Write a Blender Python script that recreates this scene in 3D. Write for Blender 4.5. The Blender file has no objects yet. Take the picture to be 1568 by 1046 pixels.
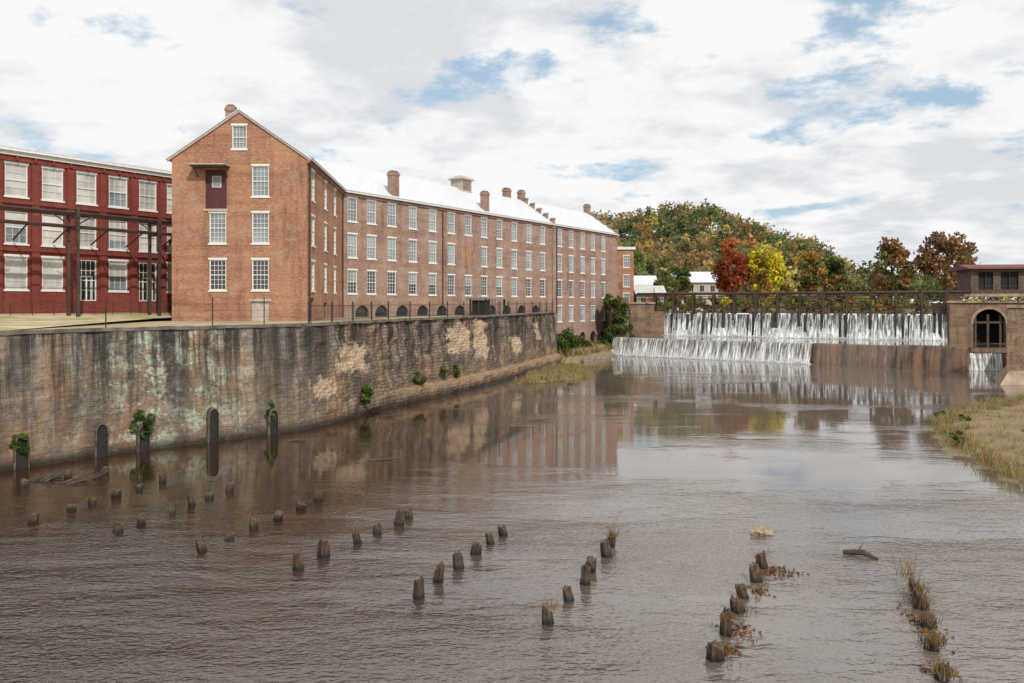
import bpy, math, random
import numpy as np
from mathutils import Vector, noise as mnoise
from mathutils.geometry import tessellate_polygon
random.seed(7); rng=np.random.default_rng(7)
scene=bpy.context.scene
COL=scene.collection

# ------------------------------------------------------------------ helpers
def link(o,parent=None):
    COL.objects.link(o)
    if parent: o.parent=parent
    return o
def empty(name):
    return link(bpy.data.objects.new(name,None))

class MB:
    def __init__(s): s.v=[];s.f=[];s.m=[];s.uv=[]
    def face(s,pts,mat=0,uv=None):
        b=len(s.v); s.v.extend([tuple(p) for p in pts]); s.f.append(tuple(range(b,b+len(pts)))); s.m.append(mat)
        if uv is None:
            a,b_,c=Vector(pts[0]),Vector(pts[1]),Vector(pts[2])
            n=(b_-a).cross(c-a)
            if n.length<1e-9 and len(pts)>3: n=(c-a).cross(Vector(pts[3])-a)
            if n.length>0: n.normalize()
            if abs(n.z)<0.7:
                t=Vector((-n.y,n.x,0)); t.normalize()
                uv=[(p[0]*t.x+p[1]*t.y,p[2]) for p in pts]
            else: uv=[(p[0],p[1]) for p in pts]
        s.uv.extend(uv)
    def hexa(s,P,mat=0):
        for q in ((0,3,2,1),(4,5,6,7),(0,1,5,4),(1,2,6,5),(2,3,7,6),(3,0,4,7)):
            s.face([P[i] for i in q],mat)
    def box(s,x0,x1,y0,y1,z0,z1,mat=0):
        s.hexa([(x0,y0,z0),(x1,y0,z0),(x1,y1,z0),(x0,y1,z0),(x0,y0,z1),(x1,y0,z1),(x1,y1,z1),(x0,y1,z1)],mat)
    def fbox(s,F,u0,u1,d0,d1,z0,z1,mat=0):
        s.hexa([F(u0,d1,z0),F(u1,d1,z0),F(u1,d0,z0),F(u0,d0,z0),F(u0,d1,z1),F(u1,d1,z1),F(u1,d0,z1),F(u0,d0,z1)],mat)
    def tube(s,p0,p1,r0,r1,n=6,mat=0,cap=True):
        p0=Vector(p0);p1=Vector(p1);d=(p1-p0)
        if d.length<1e-6: return
        d.normalize(); a=d.orthogonal().normalized(); b=d.cross(a)
        A=[p0+(a*math.cos(2*math.pi*i/n)+b*math.sin(2*math.pi*i/n))*r0 for i in range(n)]
        B=[p1+(a*math.cos(2*math.pi*i/n)+b*math.sin(2*math.pi*i/n))*r1 for i in range(n)]
        for i in range(n):
            j=(i+1)%n; s.face([A[i],A[j],B[j],B[i]],mat)
        if cap: s.face(B,mat); s.face(A[::-1],mat)
    def build(s,name,mats,parent=None,smooth=False):
        me=bpy.data.meshes.new(name); me.from_pydata(s.v,[],s.f)
        for m in mats: me.materials.append(m)
        me.polygons.foreach_set('material_index',s.m)
        ul=me.uv_layers.new(name='UVMap'); ul.data.foreach_set('uv',np.array(s.uv,dtype=np.float32).ravel())
        if smooth: me.polygons.foreach_set('use_smooth',[True]*len(s.f))
        me.update()
        return link(bpy.data.objects.new(name,me),parent)

def frame(o,p1):
    o=Vector(o);d=Vector(p1)-o;L=d.length;d/=L;n=Vector((d.y,-d.x))
    def F(u,dd,z): return (o.x+d.x*u+n.x*dd,o.y+d.y*u+n.y*dd,z)
    F.L=L; F.d=d; F.n=n
    return F

# ------------------------------------------------------------------ materials
class NT:
    def __init__(s,name):
        s.mat=bpy.data.materials.new(name); s.mat.use_nodes=True; s.t=s.mat.node_tree
        s.b=s.t.nodes['Principled BSDF']; s.out=s.t.nodes['Material Output']
        s.b.inputs['Roughness'].default_value=.85
    def n(s,typ,**k):
        x=s.t.nodes.new(typ)
        for a,v in k.items(): setattr(x,a,v)
        return x
    def l(s,a,b): s.t.links.new(a,b)
    def coord(s,kind='Object',scale=(1,1,1),loc=(0,0,0),rot=0.):
        tc=s.n('ShaderNodeTexCoord'); mp=s.n('ShaderNodeMapping'); mp.inputs['Scale'].default_value=scale; mp.inputs['Location'].default_value=loc; mp.inputs['Rotation'].default_value=(0,0,rot)
        s.l(tc.outputs[kind],mp.inputs['Vector']); return mp.outputs['Vector']
    def noise(s,vec,scale,detail=4,rough=.55):
        x=s.n('ShaderNodeTexNoise'); x.inputs['Scale'].default_value=scale; x.inputs['Detail'].default_value=detail; x.inputs['Roughness'].default_value=rough
        s.l(vec,x.inputs['Vector']); return x.outputs['Fac']
    def rng(s,v,a,b,c=0.,d=1.):
        x=s.n('ShaderNodeMapRange')
        x.inputs[1].default_value=a;x.inputs[2].default_value=b;x.inputs[3].default_value=c;x.inputs[4].default_value=d
        s.l(v,x.inputs[0]); return x.outputs[0]
    def math(s,op,a,b):
        x=s.n('ShaderNodeMath',operation=op)
        for i,q in enumerate((a,b)):
            if isinstance(q,(int,float)): x.inputs[i].default_value=q
            else: s.l(q,x.inputs[i])
        return x.outputs[0]
    def mix(s,f,a,b,blend='MIX'):
        x=s.n('ShaderNodeMix',data_type='RGBA',blend_type=blend)
        if isinstance(f,(int,float)): x.inputs[0].default_value=f
        else: s.l(f,x.inputs[0])
        for i,q in ((6,a),(7,b)):
            if isinstance(q,tuple): x.inputs[i].default_value=(*q,1)
            else: s.l(q,x.inputs[i])
        return x.outputs[2]
    def bump(s,h,strength=.5,dist=.05):
        x=s.n('ShaderNodeBump'); x.inputs['Strength'].default_value=strength; x.inputs['Distance'].default_value=dist
        s.l(h,x.inputs['Height']); s.l(x.outputs[0],s.b.inputs['Normal'])
    def color(s,c):
        if isinstance(c,tuple): s.b.inputs['Base Color'].default_value=(*c,1)
        else: s.l(c,s.b.inputs['Base Color'])

def simple(name,c,rough=.8,var=.25,scale=1.5,metal=0.,spec=None):
    m=NT(name); v=m.coord('Object'); f=m.noise(v,scale,5,.6)
    d=tuple(x*(1-var) for x in c); e=tuple(min(1,x*(1+var)) for x in c)
    m.color(m.mix(m.rng(f,.3,.7),d,e)); m.b.inputs['Roughness'].default_value=rough; m.b.inputs['Metallic'].default_value=metal
    if spec is not None: m.b.inputs['Specular IOR Level'].default_value=spec
    return m.mat

def brickmat(name,c1,c2,mortar,wash,dark,washamt=.55,bw=.24,bh=.08,speck=.75):
    m=NT(name); uv=m.coord('UV')
    b=m.n('ShaderNodeTexBrick'); b.inputs['Scale'].default_value=1; b.inputs['Brick Width'].default_value=bw; b.inputs['Row Height'].default_value=bh
    b.inputs['Mortar Size'].default_value=.009; b.inputs['Color1'].default_value=(*c1,1); b.inputs['Color2'].default_value=(*c2,1); b.inputs['Mortar'].default_value=(*mortar,1)
    m.l(uv,b.inputs['Vector'])
    n1=m.noise(m.coord('UV',(.22,.4,1)),1,6,.7); n2=m.noise(m.coord('UV',(3.,9,1)),1,4,.75); n3=m.noise(m.coord('UV',(.8,.10,1),(3,7,0)),1,6,.7)
    n4=m.noise(m.coord('UV',(.12,1.6,1),(9,1,0)),1,4,.6); n5=m.noise(m.coord('UV',(.5,.6,1),(19,4,0)),1,6,.7)
    c=m.mix(m.math('MULTIPLY',m.rng(n1,.44,.58),washamt),b.outputs['Color'],wash)
    c=m.mix(m.math('MULTIPLY',m.rng(n3,.5,.66),.6),c,dark)
    c=m.mix(m.math('MULTIPLY',m.rng(n4,.48,.7),.4),c,dark)
    c=m.mix(m.math('MULTIPLY',m.rng(n5,.54,.61),.45),c,mortar)
    c=m.mix(m.rng(n2,.38,.66,speck,0.),c,m.mix(.6,c,dark))
    c=m.mix(m.rng(n2,.48,.7,0,.45),c,wash)
    m.color(c); m.b.inputs['Roughness'].default_value=.9; m.b.inputs['Specular IOR Level'].default_value=.2
    return m.mat

M_brick=brickmat('mill_brick',(.40,.17,.095),(.30,.115,.07),(.46,.33,.23),(.52,.29,.165),(.11,.052,.038),.7)
M_brick2=brickmat('mill_brick_weathered',(.33,.165,.115),(.25,.115,.082),(.48,.40,.34),(.44,.31,.24),(.11,.062,.05),.7)
M_red=brickmat('painted_red_brick',(.23,.05,.038),(.19,.04,.03),(.19,.05,.04),(.29,.08,.06),(.085,.025,.02),.45)
M_stone=brickmat('abutment_stone',(.27,.19,.135),(.17,.12,.085),(.05,.04,.033),(.38,.24,.14),(.045,.036,.03),.55,bw=.9,bh=.4)
M_white=simple('white_paint',(.68,.675,.64),.6,.1,3)
M_trim=simple('aged_cream_trim',(.42,.36,.3),.7,.2,3)
M_iron=simple('black_iron',(.02,.02,.02),.5,.2)
M_rust=simple('rusty_steel',(.055,.03,.022),.75,.5,1)
M_rustroof=simple('rusted_roof',(.15,.05,.038),.7,.3,1)
M_wood=simple('old_wood',(.085,.058,.04),.9,.4,3)
M_door=simple('maroon_door',(.075,.014,.018),.6,.2)
M_black=simple('dark_interior',(.015,.013,.012),.9,.1)
M_conc=simple('stained_concrete',(.28,.21,.15),.9,.5,.9)
M_bark=simple('bark',(.075,.055,.04),.95,.3,4)

def roofmat():
    m=NT('pale_metal_roof'); v=m.coord('Object'); f=m.noise(v,.5,5,.6)
    w=m.n('ShaderNodeTexBrick'); w.inputs['Scale'].default_value=1;w.inputs['Brick Width'].default_value=.6;w.inputs['Row Height'].default_value=6;w.inputs['Mortar Size'].default_value=.02
    w.inputs['Color1'].default_value=(.62,.64,.67,1);w.inputs['Color2'].default_value=(.58,.60,.63,1);w.inputs['Mortar'].default_value=(.48,.5,.53,1)
    m.l(m.coord('UV'),w.inputs['Vector'])
    m.color(m.mix(m.rng(f,.35,.75,0,.4),w.outputs['Color'],(.54,.56,.57))); m.b.inputs['Roughness'].default_value=.5; return m.mat
M_roof=roofmat()
def glass(name,c,rough):
    m=NT(name); v=m.coord('Object'); f=m.noise(v,.35,3); 
    m.color(m.mix(m.rng(f,.35,.65),tuple(x*.6 for x in c),tuple(min(1,x*1.3) for x in c))); m.b.inputs['Roughness'].default_value=rough
    m.b.inputs['Specular IOR Level'].default_value=.8; return m.mat
M_gd=glass('window_glass_dark',(.03,.034,.038),.05)
M_gl=glass('window_glass_sky_tint',(.22,.26,.28),.12)  # pale blue-grey paints sky reflection into the panes, along with drawn shades
M_gb=glass('window_blind',(.50,.48,.45),.3)

def folmat():
    m=NT('foliage'); a=m.n('ShaderNodeAttribute'); a.attribute_name='Col'
    d=m.n('ShaderNodeBsdfDiffuse'); t=m.n('ShaderNodeBsdfTranslucent'); x=m.n('ShaderNodeMixShader'); x.inputs[0].default_value=.35
    m.l(a.outputs['Color'],d.inputs[0]); m.l(a.outputs['Color'],t.inputs[0]); m.l(d.outputs[0],x.inputs[1]); m.l(t.outputs[0],x.inputs[2]); m.l(x.outputs[0],m.out.inputs['Surface'])
    return m.mat
M_fol=folmat()
def mesh_quads(name,V,C,parent=None):
    N=len(V)//4
    me=bpy.data.meshes.new(name); me.vertices.add(4*N); me.vertices.foreach_set('co',V.astype(np.float32).ravel())
    me.loops.add(4*N); me.loops.foreach_set('vertex_index',np.arange(4*N,dtype=np.int32))
    me.polygons.add(N); me.polygons.foreach_set('loop_start',np.arange(0,4*N,4,dtype=np.int32)); 
    try: me.polygons.foreach_set('loop_total',np.full(N,4,dtype=np.int32))
    except Exception: pass
    at=me.color_attributes.new('Col','FLOAT_COLOR','POINT')
    cc=np.ones((4*N,4),dtype=np.float32); cc[:,:3]=np.repeat(C,4,axis=0); at.data.foreach_set('color',cc.ravel())
    me.materials.append(M_fol); me.update(calc_edges=True); me.validate()
    return link(bpy.data.objects.new(name,me),parent)
def unit(a): return a/np.maximum(np.linalg.norm(a,axis=1,keepdims=True),1e-9)
def leaves(c,s):
    N=len(c); a=unit(rng.normal(size=(N,3))); b=unit(np.cross(a,rng.normal(size=(N,3)))); s=s[:,None]
    a=a*s; b=b*s*.65
    return np.stack([c-a-b,c+a-b*.6,c+a+b,c-a*.7+b],1).reshape(-1,3)
def blades(p,h,w,lean=.35):
    N=len(p); ang=rng.uniform(0,6.28,N); t=np.stack([np.cos(ang),np.sin(ang),np.zeros(N)],1)*w[:,None]
    tip=np.stack([rng.normal(0,lean,N),rng.normal(0,lean,N),np.ones(N)],1)*h[:,None]
    return np.stack([p-t,p+t,p+tip+t*.15,p+tip-t*.15],1).reshape(-1,3)
def crown_pts(cx,cy,cz,rx,rz,ncl,nl,pal,cr=.3):
    P=[];C=[]
    for i in range(ncl):
        q=rng.normal(size=3); q/=np.linalg.norm(q); r=rng.uniform(.35,1.)**.6
        q=q*r; 
        taper=1-.35*max(q[2],0)
        cc=np.array([cx+q[0]*rx*taper*.85,cy+q[1]*rx*taper*.85,cz+q[2]*rz*.88])
        n=int(nl*rng.uniform(.5,1.4)); k=rng.normal(size=(n,3)); k=unit(k)*(rng.uniform(.2,1,n)**.5)[:,None]
        k*=np.array([rx*cr,rx*cr,rz*cr*.75])*rng.uniform(.7,1.25)
        P.append(cc+k)
        col=np.array(pal[rng.integers(len(pal))])*rng.uniform(.6,1.35)
        C.append(np.clip(col*rng.uniform(.7,1.3,(n,1)),0,.9))
    return np.concatenate(P),np.concatenate(C)
def tree(name,x,y,z0,h,r,pal,ncl=40,nl=60,ls=.22,lo=.25):
    e=empty(name); cz=z0+h*(lo+(1-lo)/2); rz=h*(1-lo)/2
    P,C=crown_pts(x,y,cz,r,rz,ncl,nl,pal)
    C=np.clip(C*1.35,0,.9)
    mesh_quads('crown',leaves(P,rng.uniform(.6,1.3,len(P))*ls),C,e)
    mb=MB(); tr=.03*h+.05; top=(x+r*.1,y,z0+h*.75)
    mid=(x+rng.normal()*.15,y,z0+h*.4)
    mb.tube((x,y,z0-.3),mid,tr,tr*.65,7); mb.tube(mid,top,tr*.65,tr*.15,6)
    for i in range(9):
        f=rng.uniform(.3,.9); s=Vector(mid).lerp(Vector(top),f*.8); a=rng.uniform(0,6.28)
        mb.tube(s,(s.x+math.cos(a)*r*.7,s.y+math.sin(a)*r*.7,s.z+h*.18),tr*.3,tr*.06,5)
    mb.build('trunk',[M_bark],e,True)
    return e
GREEN=[(.08,.125,.035),(.065,.105,.028),(.11,.14,.04)]
OLIVE=[(.15,.16,.05),(.2,.17,.055),(.11,.12,.04)]
YEL=[(.44,.37,.03),(.36,.35,.05),(.38,.29,.03)]
ORG=[(.34,.17,.045),(.28,.15,.04),(.22,.15,.05)]
REDL=[(.27,.07,.03),(.22,.07,.035),(.28,.11,.04)]
BRN=[(.22,.12,.065),(.18,.11,.06),(.16,.12,.055),(.25,.15,.07)]
STRAW=[(.42,.31,.16),(.34,.25,.12),(.28,.23,.1)]

def bush(name,x,y,z,r,h,pal,n=900,ls=.09):
    P,C=crown_pts(x,y,z+h*.5,r,h*.5,max(6,n//60),60,pal,.42)
    return mesh_quads(name,leaves(P,rng.uniform(.6,1.3,len(P))*ls),C)

# ------------------------------------------------------------------ windows / facades
def facade(mb,F,u0,u1,z0,z1,ops,mat=0,dep=.28):
    us=sorted({round(a,4) for a in [u0,u1]+[q for o in ops for q in o[:2]]}); zs=sorted({round(a,4) for a in [z0,z1]+[q for o in ops for q in o[2:4]]})
    for i in range(len(us)-1):
        for j in range(len(zs)-1):
            uc=(us[i]+us[i+1])/2; zc=(zs[j]+zs[j+1])/2
            if any(o[0]<uc<o[1] and o[2]<zc<o[3] for o in ops): continue
            mb.face([F(us[i],0,zs[j]),F(us[i+1],0,zs[j]),F(us[i+1],0,zs[j+1]),F(us[i],0,zs[j+1])],mat)
    for a,b,c,d in ops:
        mb.face([F(a,0,c),F(a,-dep,c),F(a,-dep,d),F(a,0,d)],mat); mb.face([F(b,0,c),F(b,0,d),F(b,-dep,d),F(b,-dep,c)],mat)
        mb.face([F(a,0,c),F(b,0,c),F(b,-dep,c),F(a,-dep,c)],mat); mb.face([F(a,0,d),F(a,-dep,d),F(b,-dep,d),F(b,0,d)],mat)
WM=[M_white,M_gd,M_gl,M_gb]
def window(wb,F,uc,z0,z1,w,nc=4,nr=6,g=None,proud=True,blind=False,mw=.016):
    a=uc-w/2;b=uc+w/2
    if proud:
        wb.fbox(F,a-.1,b+.1,-.02,.07,z0-.14,z0-.001,0); wb.fbox(F,a-.08,b+.08,-.02,.03,z1+.001,z1+.17,0)
    fr=.085
    wb.fbox(F,a+.002,a+fr,-.2,-.05,z0+.002,z1-.002,0); wb.fbox(F,b-fr,b-.002,-.2,-.05,z0+.002,z1-.002,0)
    wb.fbox(F,a+fr,b-fr,-.2,-.05,z1-fr,z1-.002,0); wb.fbox(F,a+fr,b-fr,-.2,-.05,z0+.002,z0+fr,0)
    zm=(z0+z1)/2; wb.fbox(F,a+fr,b-fr,-.18,-.07,zm-.035,zm+.035,0)
    if g is None: g=random.choice([1,2,2,2])
    gt=random.choice([g,g,g,2]) if not blind else 3
    sh=zm if random.random()<.7 else zm+random.uniform(-.7,.7)
    wb.face([F(a+fr,-.16,z0+fr),F(b-fr,-.16,z0+fr),F(b-fr,-.16,sh),F(a+fr,-.16,sh)],g)
    wb.face([F(a+fr,-.15,sh),F(b-fr,-.15,sh),F(b-fr,-.15,z1-fr),F(a+fr,-.15,z1-fr)],gt)
    for i in range(1,nc):
        u=a+fr+(w-2*fr)*i/nc; wb.fbox(F,u-mw,u+mw,-.14,-.10,z0+fr,z1-fr,0)
    for i in range(1,nr):
        if i*2==nr: continue
        z=z0+fr+(z1-z0-2*fr)*i/nr; wb.fbox(F,a+fr,b-fr,-.137,-.103,z-mw,z+mw,0)

def arch_fill(mb,F,uc,r,zs,mat=0,n=8,d=0.):
    for sgn in (-1,1):
        for i in range(n):
            t0=math.pi/2*i/n;t1=math.pi/2*(i+1)/n
            p0=(uc+sgn*r*math.cos(t0),zs+r*math.sin(t0));p1=(uc+sgn*r*math.cos(t1),zs+r*math.sin(t1))
            mb.face([F(p0[0],d,p0[1]),F(p0[0],d,zs+r),F(p1[0],d,zs+r),F(p1[0],d,p1[1])],mat)
            mb.face([F(p0[0],d,p0[1]),F(p1[0],d,p1[1]),F(p1[0],d-.28,p1[1]),F(p0[0],d-.28,p0[1])],mat)

ZE=20.5; ZR=24.4
# ================================================================== FRONT + LONG MILL BUILDING
mill=empty('brick_mill_building')
FA=frame((-28.65,66),(-17.27,66)); FB=frame((-17.27,66),(-18.3,84.7)); FC=frame((-18.3,84.7),(18.5,138))
wb=MB(); bb=MB(); tb=MB()
ww=1.42
ROW=[(17.15,19.7),(13.2,15.75),(9.25,11.8)]
uL,uR=3.87,7.46
ops=[]
def addw(ops,uc,z0,z1,w=ww): ops.append((uc-w/2,uc+w/2,z0,z1))
for k,(z0,z1) in enumerate(ROW):
    addw(ops,uR,z0,z1)
    if k>0: addw(ops,uL,z0,z1)
ops.append((uL-1.05,uL+.75,16.1,19.4))
ops.append((uR-.75,uR+.75,6.4,8.3))
facade(bb,FA,0,FA.L,5,ZE,ops)
gm=FA.L/2; aw=.62; az0,az1=21.15,23.1; sl=(ZR-ZE)/gm
hh=lambda u: ZE+sl*(u if u<gm else FA.L-u)
a,b=gm-aw,gm+aw
bb.face([FA(0,0,ZE),FA(a,0,ZE),FA(a,0,hh(a))]); bb.face([FA(b,0,ZE),FA(FA.L,0,ZE),FA(b,0,hh(b))])
bb.face([FA(a,0,ZE),FA(b,0,ZE),FA(b,0,az0),FA(a,0,az0)]); bb.face([FA(a,0,az1),FA(b,0,az1),FA(b,0,hh(b)),FA(gm,0,ZR),FA(a,0,hh(a))])
for q in ([FA(a,0,az0),FA(a,-.28,az0),FA(a,-.28,az1),FA(a,0,az1)],[FA(b,0,az0),FA(b,0,az1),FA(b,-.28,az1),FA(b,-.28,az0)]): bb.face(q)
window(wb,FA,gm,az0,az1,1.24,4,4,2)
for k,(z0,z1) in enumerate(ROW):
    window(wb,FA,uR,z0,z1,ww,4,6,2 if k<2 else 1)
    if k>0: window(wb,FA,uL,z0,z1,ww,4,6,2 if k==1 else 1)
db=MB(); u0,u1=uL-1.05,uL+.75
db.fbox(FA,u0+.002,u1-.002,-.27,-.2,16.1,19.398,0); db.fbox(FA,uL-.55,uL+.25,-.199,-.15,17.9,18.9,1); db.face([FA(uL-.45,-.149,18),FA(uL+.15,-.149,18),FA(uL+.15,-.149,18.8),FA(uL-.45,-.149,18.8)],2)
db.fbox(FA,uL-.18,uL-.12,-.199,-.18,16.15,17.85,3)
db.fbox(FA,u0-.1,u1+.1,0,.12,15.9,16.09,1)
db.fbox(FA,u0-.9,u1+.25,.02,1.15,19.5,19.62,3); db.fbox(FA,u0-1.0,u1+.3,.02,1.25,19.621,19.72,1)
for uu in (u0-.6,u1+.1): db.tube(FA(uu,.05,18.8),FA(uu,1.05,19.5),.05,.05,5,3)
db.fbox(FA,uR-.75,uR+.75,-.2,-.12,6.4,8.298,1); db.fbox(FA,uR-.95,uR+.95,.001,.06,8.3,8.5,1)
db.build('loading_door',[M_door,M_trim,M_gl,M_wood],mill)
ops=[];cols=[2.7,8.7,13.9]
for u in cols:
    for z0,z1 in ROW: addw(ops,u,z0,z1)
ops+= [(1.2,3.0,6.4,8.6),(7.8,9.4,6.4,8.2)]
facade(bb,FB,0,FB.L,5,ZE,ops)
for u in cols:
    for z0,z1 in ROW: window(wb,FB,u,z0,z1,ww,3,6,2)
for o in ops[-2:]: wb.fbox(FB,o[0],o[1],-.25,-.2,o[2],o[3],1)
colY=[85.6,88.3,91.0,94.0,97.0,100,102.9,105.8,108.7,111.7,114.8,117.9,122,124.9,127.9,130.8,133.8]
cols=[(y-84.7)/.823 for y in colY]; cols[0]=1.45
ops=[]
for i,u in enumerate(cols):
    for k,(z0,z1) in enumerate(ROW):
        if (i,k)==(6,1): continue
        addw(ops,u,z0,z1)
    if i>=12: addw(ops,u,5.4,7.8)
arch=[]
for i,u in enumerate(cols[:-1]):
    uc=(u+cols[i+1])/2
    if i<11: ops.append((uc-1.05,uc+1.05,6.3,7.95)); arch.append((uc,1.05,6.9))
for i in (12,13,14,15,16): ops.append((cols[i]-.95,cols[i]+.95,.9,3.6)); arch.append((cols[i],.95,2.65))
facade(bb,FC,0,FC.L,-1,ZE,ops,1)
for uc,r,zs in arch: arch_fill(bb,FC,uc,r,zs,1)
for uc,r,zs in arch: wb.face([FC(uc-r,-.27,zs-1.8),FC(uc+r,-.27,zs-1.8),FC(uc+r,-.27,zs+r),FC(uc-r,-.27,zs+r)],1)
for i,u in enumerate(cols):
    for k,(z0,z1) in enumerate(ROW):
        if (i,k)==(6,1):
            tb.fbox(FC,u-.7,u+.7,.002,.02,13.2,15.75,3); continue
        window(wb,FC,u,z0,z1,ww,3,6,[2,2,1][k] if random.random()<.85 else 2)
    if i>=12: window(wb,FC,u,5.4,7.8,ww,3,6,None)
uj=(120.3-84.7)/.823
bb.fbox(FC,uj-.25,uj+.25,.001,.15,0,ZE-.6,1)
def quadwall(o,p,mat,z0=5,z1=ZE): bb.face([(o[0],o[1],z0),(p[0],p[1],z0),(p[0],p[1],z1),(o[0],o[1],z1)],mat)
quadwall((-28.65,92),(-28.65,66),0); 
E=(18.5,138);N2=(-9.38,6.47)
E2=(E[0]+N2[0],E[1]+N2[1]); C2=(-18.3+N2[0],84.7+N2[1]); Em=(E[0]+N2[0]/2,E[1]+N2[1]/2)
bb.face([(*E,-1),(*E2,-1),(*E2,ZE),(*Em,ZR),(*E,ZE)],1)
quadwall(E2,C2,1)
bb.build('walls',[M_brick,M_brick2],mill)
wb.build('windows',WM,mill)
tb.fbox(FB,-.1,FB.L,.001,.18,ZE-.55,ZE-.15,1); tb.fbox(FC,.1,FC.L,.001,.2,ZE-.6,ZE-.15,2)
for F in (FB,FC):
    for u in np.arange(.5,F.L-.3,.5): tb.fbox(F,u-.09,u+.09,.19,.32,ZE-.42,ZE-.151,2)
tb.fbox(FB,-.1,FB.L+.1,.0,.42,ZE-.149,ZE-.03,0); tb.fbox(FC,0,FC.L,.0,.42,ZE-.149,ZE-.03,0)
for s in (0,1):
    ua,ub=(-.35,gm) if s==0 else (gm,FA.L+.35)
    za=ZE-.35*sl if s==0 else ZR; zb_=ZR if s==0 else ZE-.35*sl
    tb.hexa([FA(ua,.14,za-.2),FA(ub,.14,zb_-.2),FA(ub,.002,zb_-.2),FA(ua,.002,za-.2),FA(ua,.14,za-.03),FA(ub,.14,zb_-.03),FA(ub,.002,zb_-.03),FA(ua,.002,za-.03)],0)
tb.build('cornice_trim',[M_trim,M_brick,M_brick2,M_brick],mill)
dp=MB()
for F,u in ((FB,.6),(FB,FB.L-.5),(FC,(98.5-84.7)/.823),(FC,uj+1.0)):
    dp.tube(F(u,.12,6.6),F(u,.12,ZE-.2),.07,.07,6)
dp.build('downpipes',[M_rust],mill)
rb=MB()
def slab(p0,p1,q1,q0,t=.12,mat=0):
    P=[p0,p1,q1,q0]; rb.hexa([*P,*[(a[0],a[1],a[2]+t) for a in P]],mat)
ov=.45
slab((-17.27+ov,65.8,ZE-ov*sl),(-18.3+ov,84.9,ZE-ov*sl),(-24.0,84.9,ZR),(-22.96,65.8,ZR),.09)
slab((-24.0,84.9,ZR),(-28.65-ov,84.9,ZE-ov*sl),(-28.65-ov,65.8,ZE-ov*sl),(-22.96,65.8,ZR),.09)
def R(u,d,z): return FC(u,d,z)
slab(R(-1.2,ov,ZE-ov*sl),R(FC.L,ov,ZE-ov*sl),R(FC.L,-5.7,ZR),R(-3,-5.7,ZR))
slab(R(-3,-5.7,ZR),R(FC.L,-5.7,ZR),R(FC.L,-11.6,ZE-.1),R(-6,-11.6,ZE-.1))
rb.build('roof',[M_roof],mill)
cb=MB()
def chim(F,u,d,z0,z1,w=1.15,dd=.8,m=0):
    cb.fbox(F,u-w/2,u+w/2,d-dd,d,z0,z1,m); cb.fbox(F,u-w/2-.07,u+w/2+.07,d-dd-.07,d+.07,z1-.45,z1-.2,m); cb.fbox(F,u-w/2+.12,u+w/2-.12,d-dd+.12,d-.12,z1,z1+.12,1)
chim(FC,(91.7-84.7)/.823,-.15,ZE-.5,23.6)
chim(FC,(106.5-84.7)/.823,-.15,ZE-.5,23.4,1.0,.8)
chim(FA,gm-1.25,-1.2,ZR-2,25.1,.75,.75)
for uq,zt in ((uj,.0),(FC.L-.35,-.1)):
    for i in range(5):
        d0=.3-i*1.25; z=ZE+sl*(-d0)+.7+zt
        cb.fbox(FC,uq-.2,uq+.2,d0-1.25,d0,ZE-.8,z+.1,0); cb.fbox(FC,uq-.28,uq+.28,d0-.65,d0+.05,z+.1,z+.35,2)
    chim(FC,uq,-5.4,ZR-1,ZR+1.6,.9,.9)
chim(FC,uj-2.5,-6.5,ZR-1.5,ZR+1.7,1.3,.8)
cb.build('chimneys',[M_brick2,M_black,M_conc],mill)
vb=MB(); uu=(110.8-87.9)/.823
vb.fbox(FC,uu-1.1,uu+1.1,-6.7,-4.7,ZR-.8,ZR+1.2,0); vb.fbox(FC,uu-1.4,uu+1.4,-7.0,-4.4,ZR+1.2,ZR+1.35,0)
for i in range(5): vb.fbox(FC,uu-.9,uu+.9,-4.699,-4.62,ZR-.2+i*.26,ZR-.06+i*.26,1)
vb.hexa([FC(uu-1.4,-4.4,ZR+1.35),FC(uu+1.4,-4.4,ZR+1.35),FC(uu+1.4,-7,ZR+1.35),FC(uu-1.4,-7,ZR+1.35),FC(uu-.5,-5.4,ZR+1.85),FC(uu+.5,-5.4,ZR+1.85),FC(uu+.5,-6,ZR+1.85),FC(uu-.5,-6,ZR+1.85)],0)
vb.build('roof_cupola',[M_trim,M_conc],mill)

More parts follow.
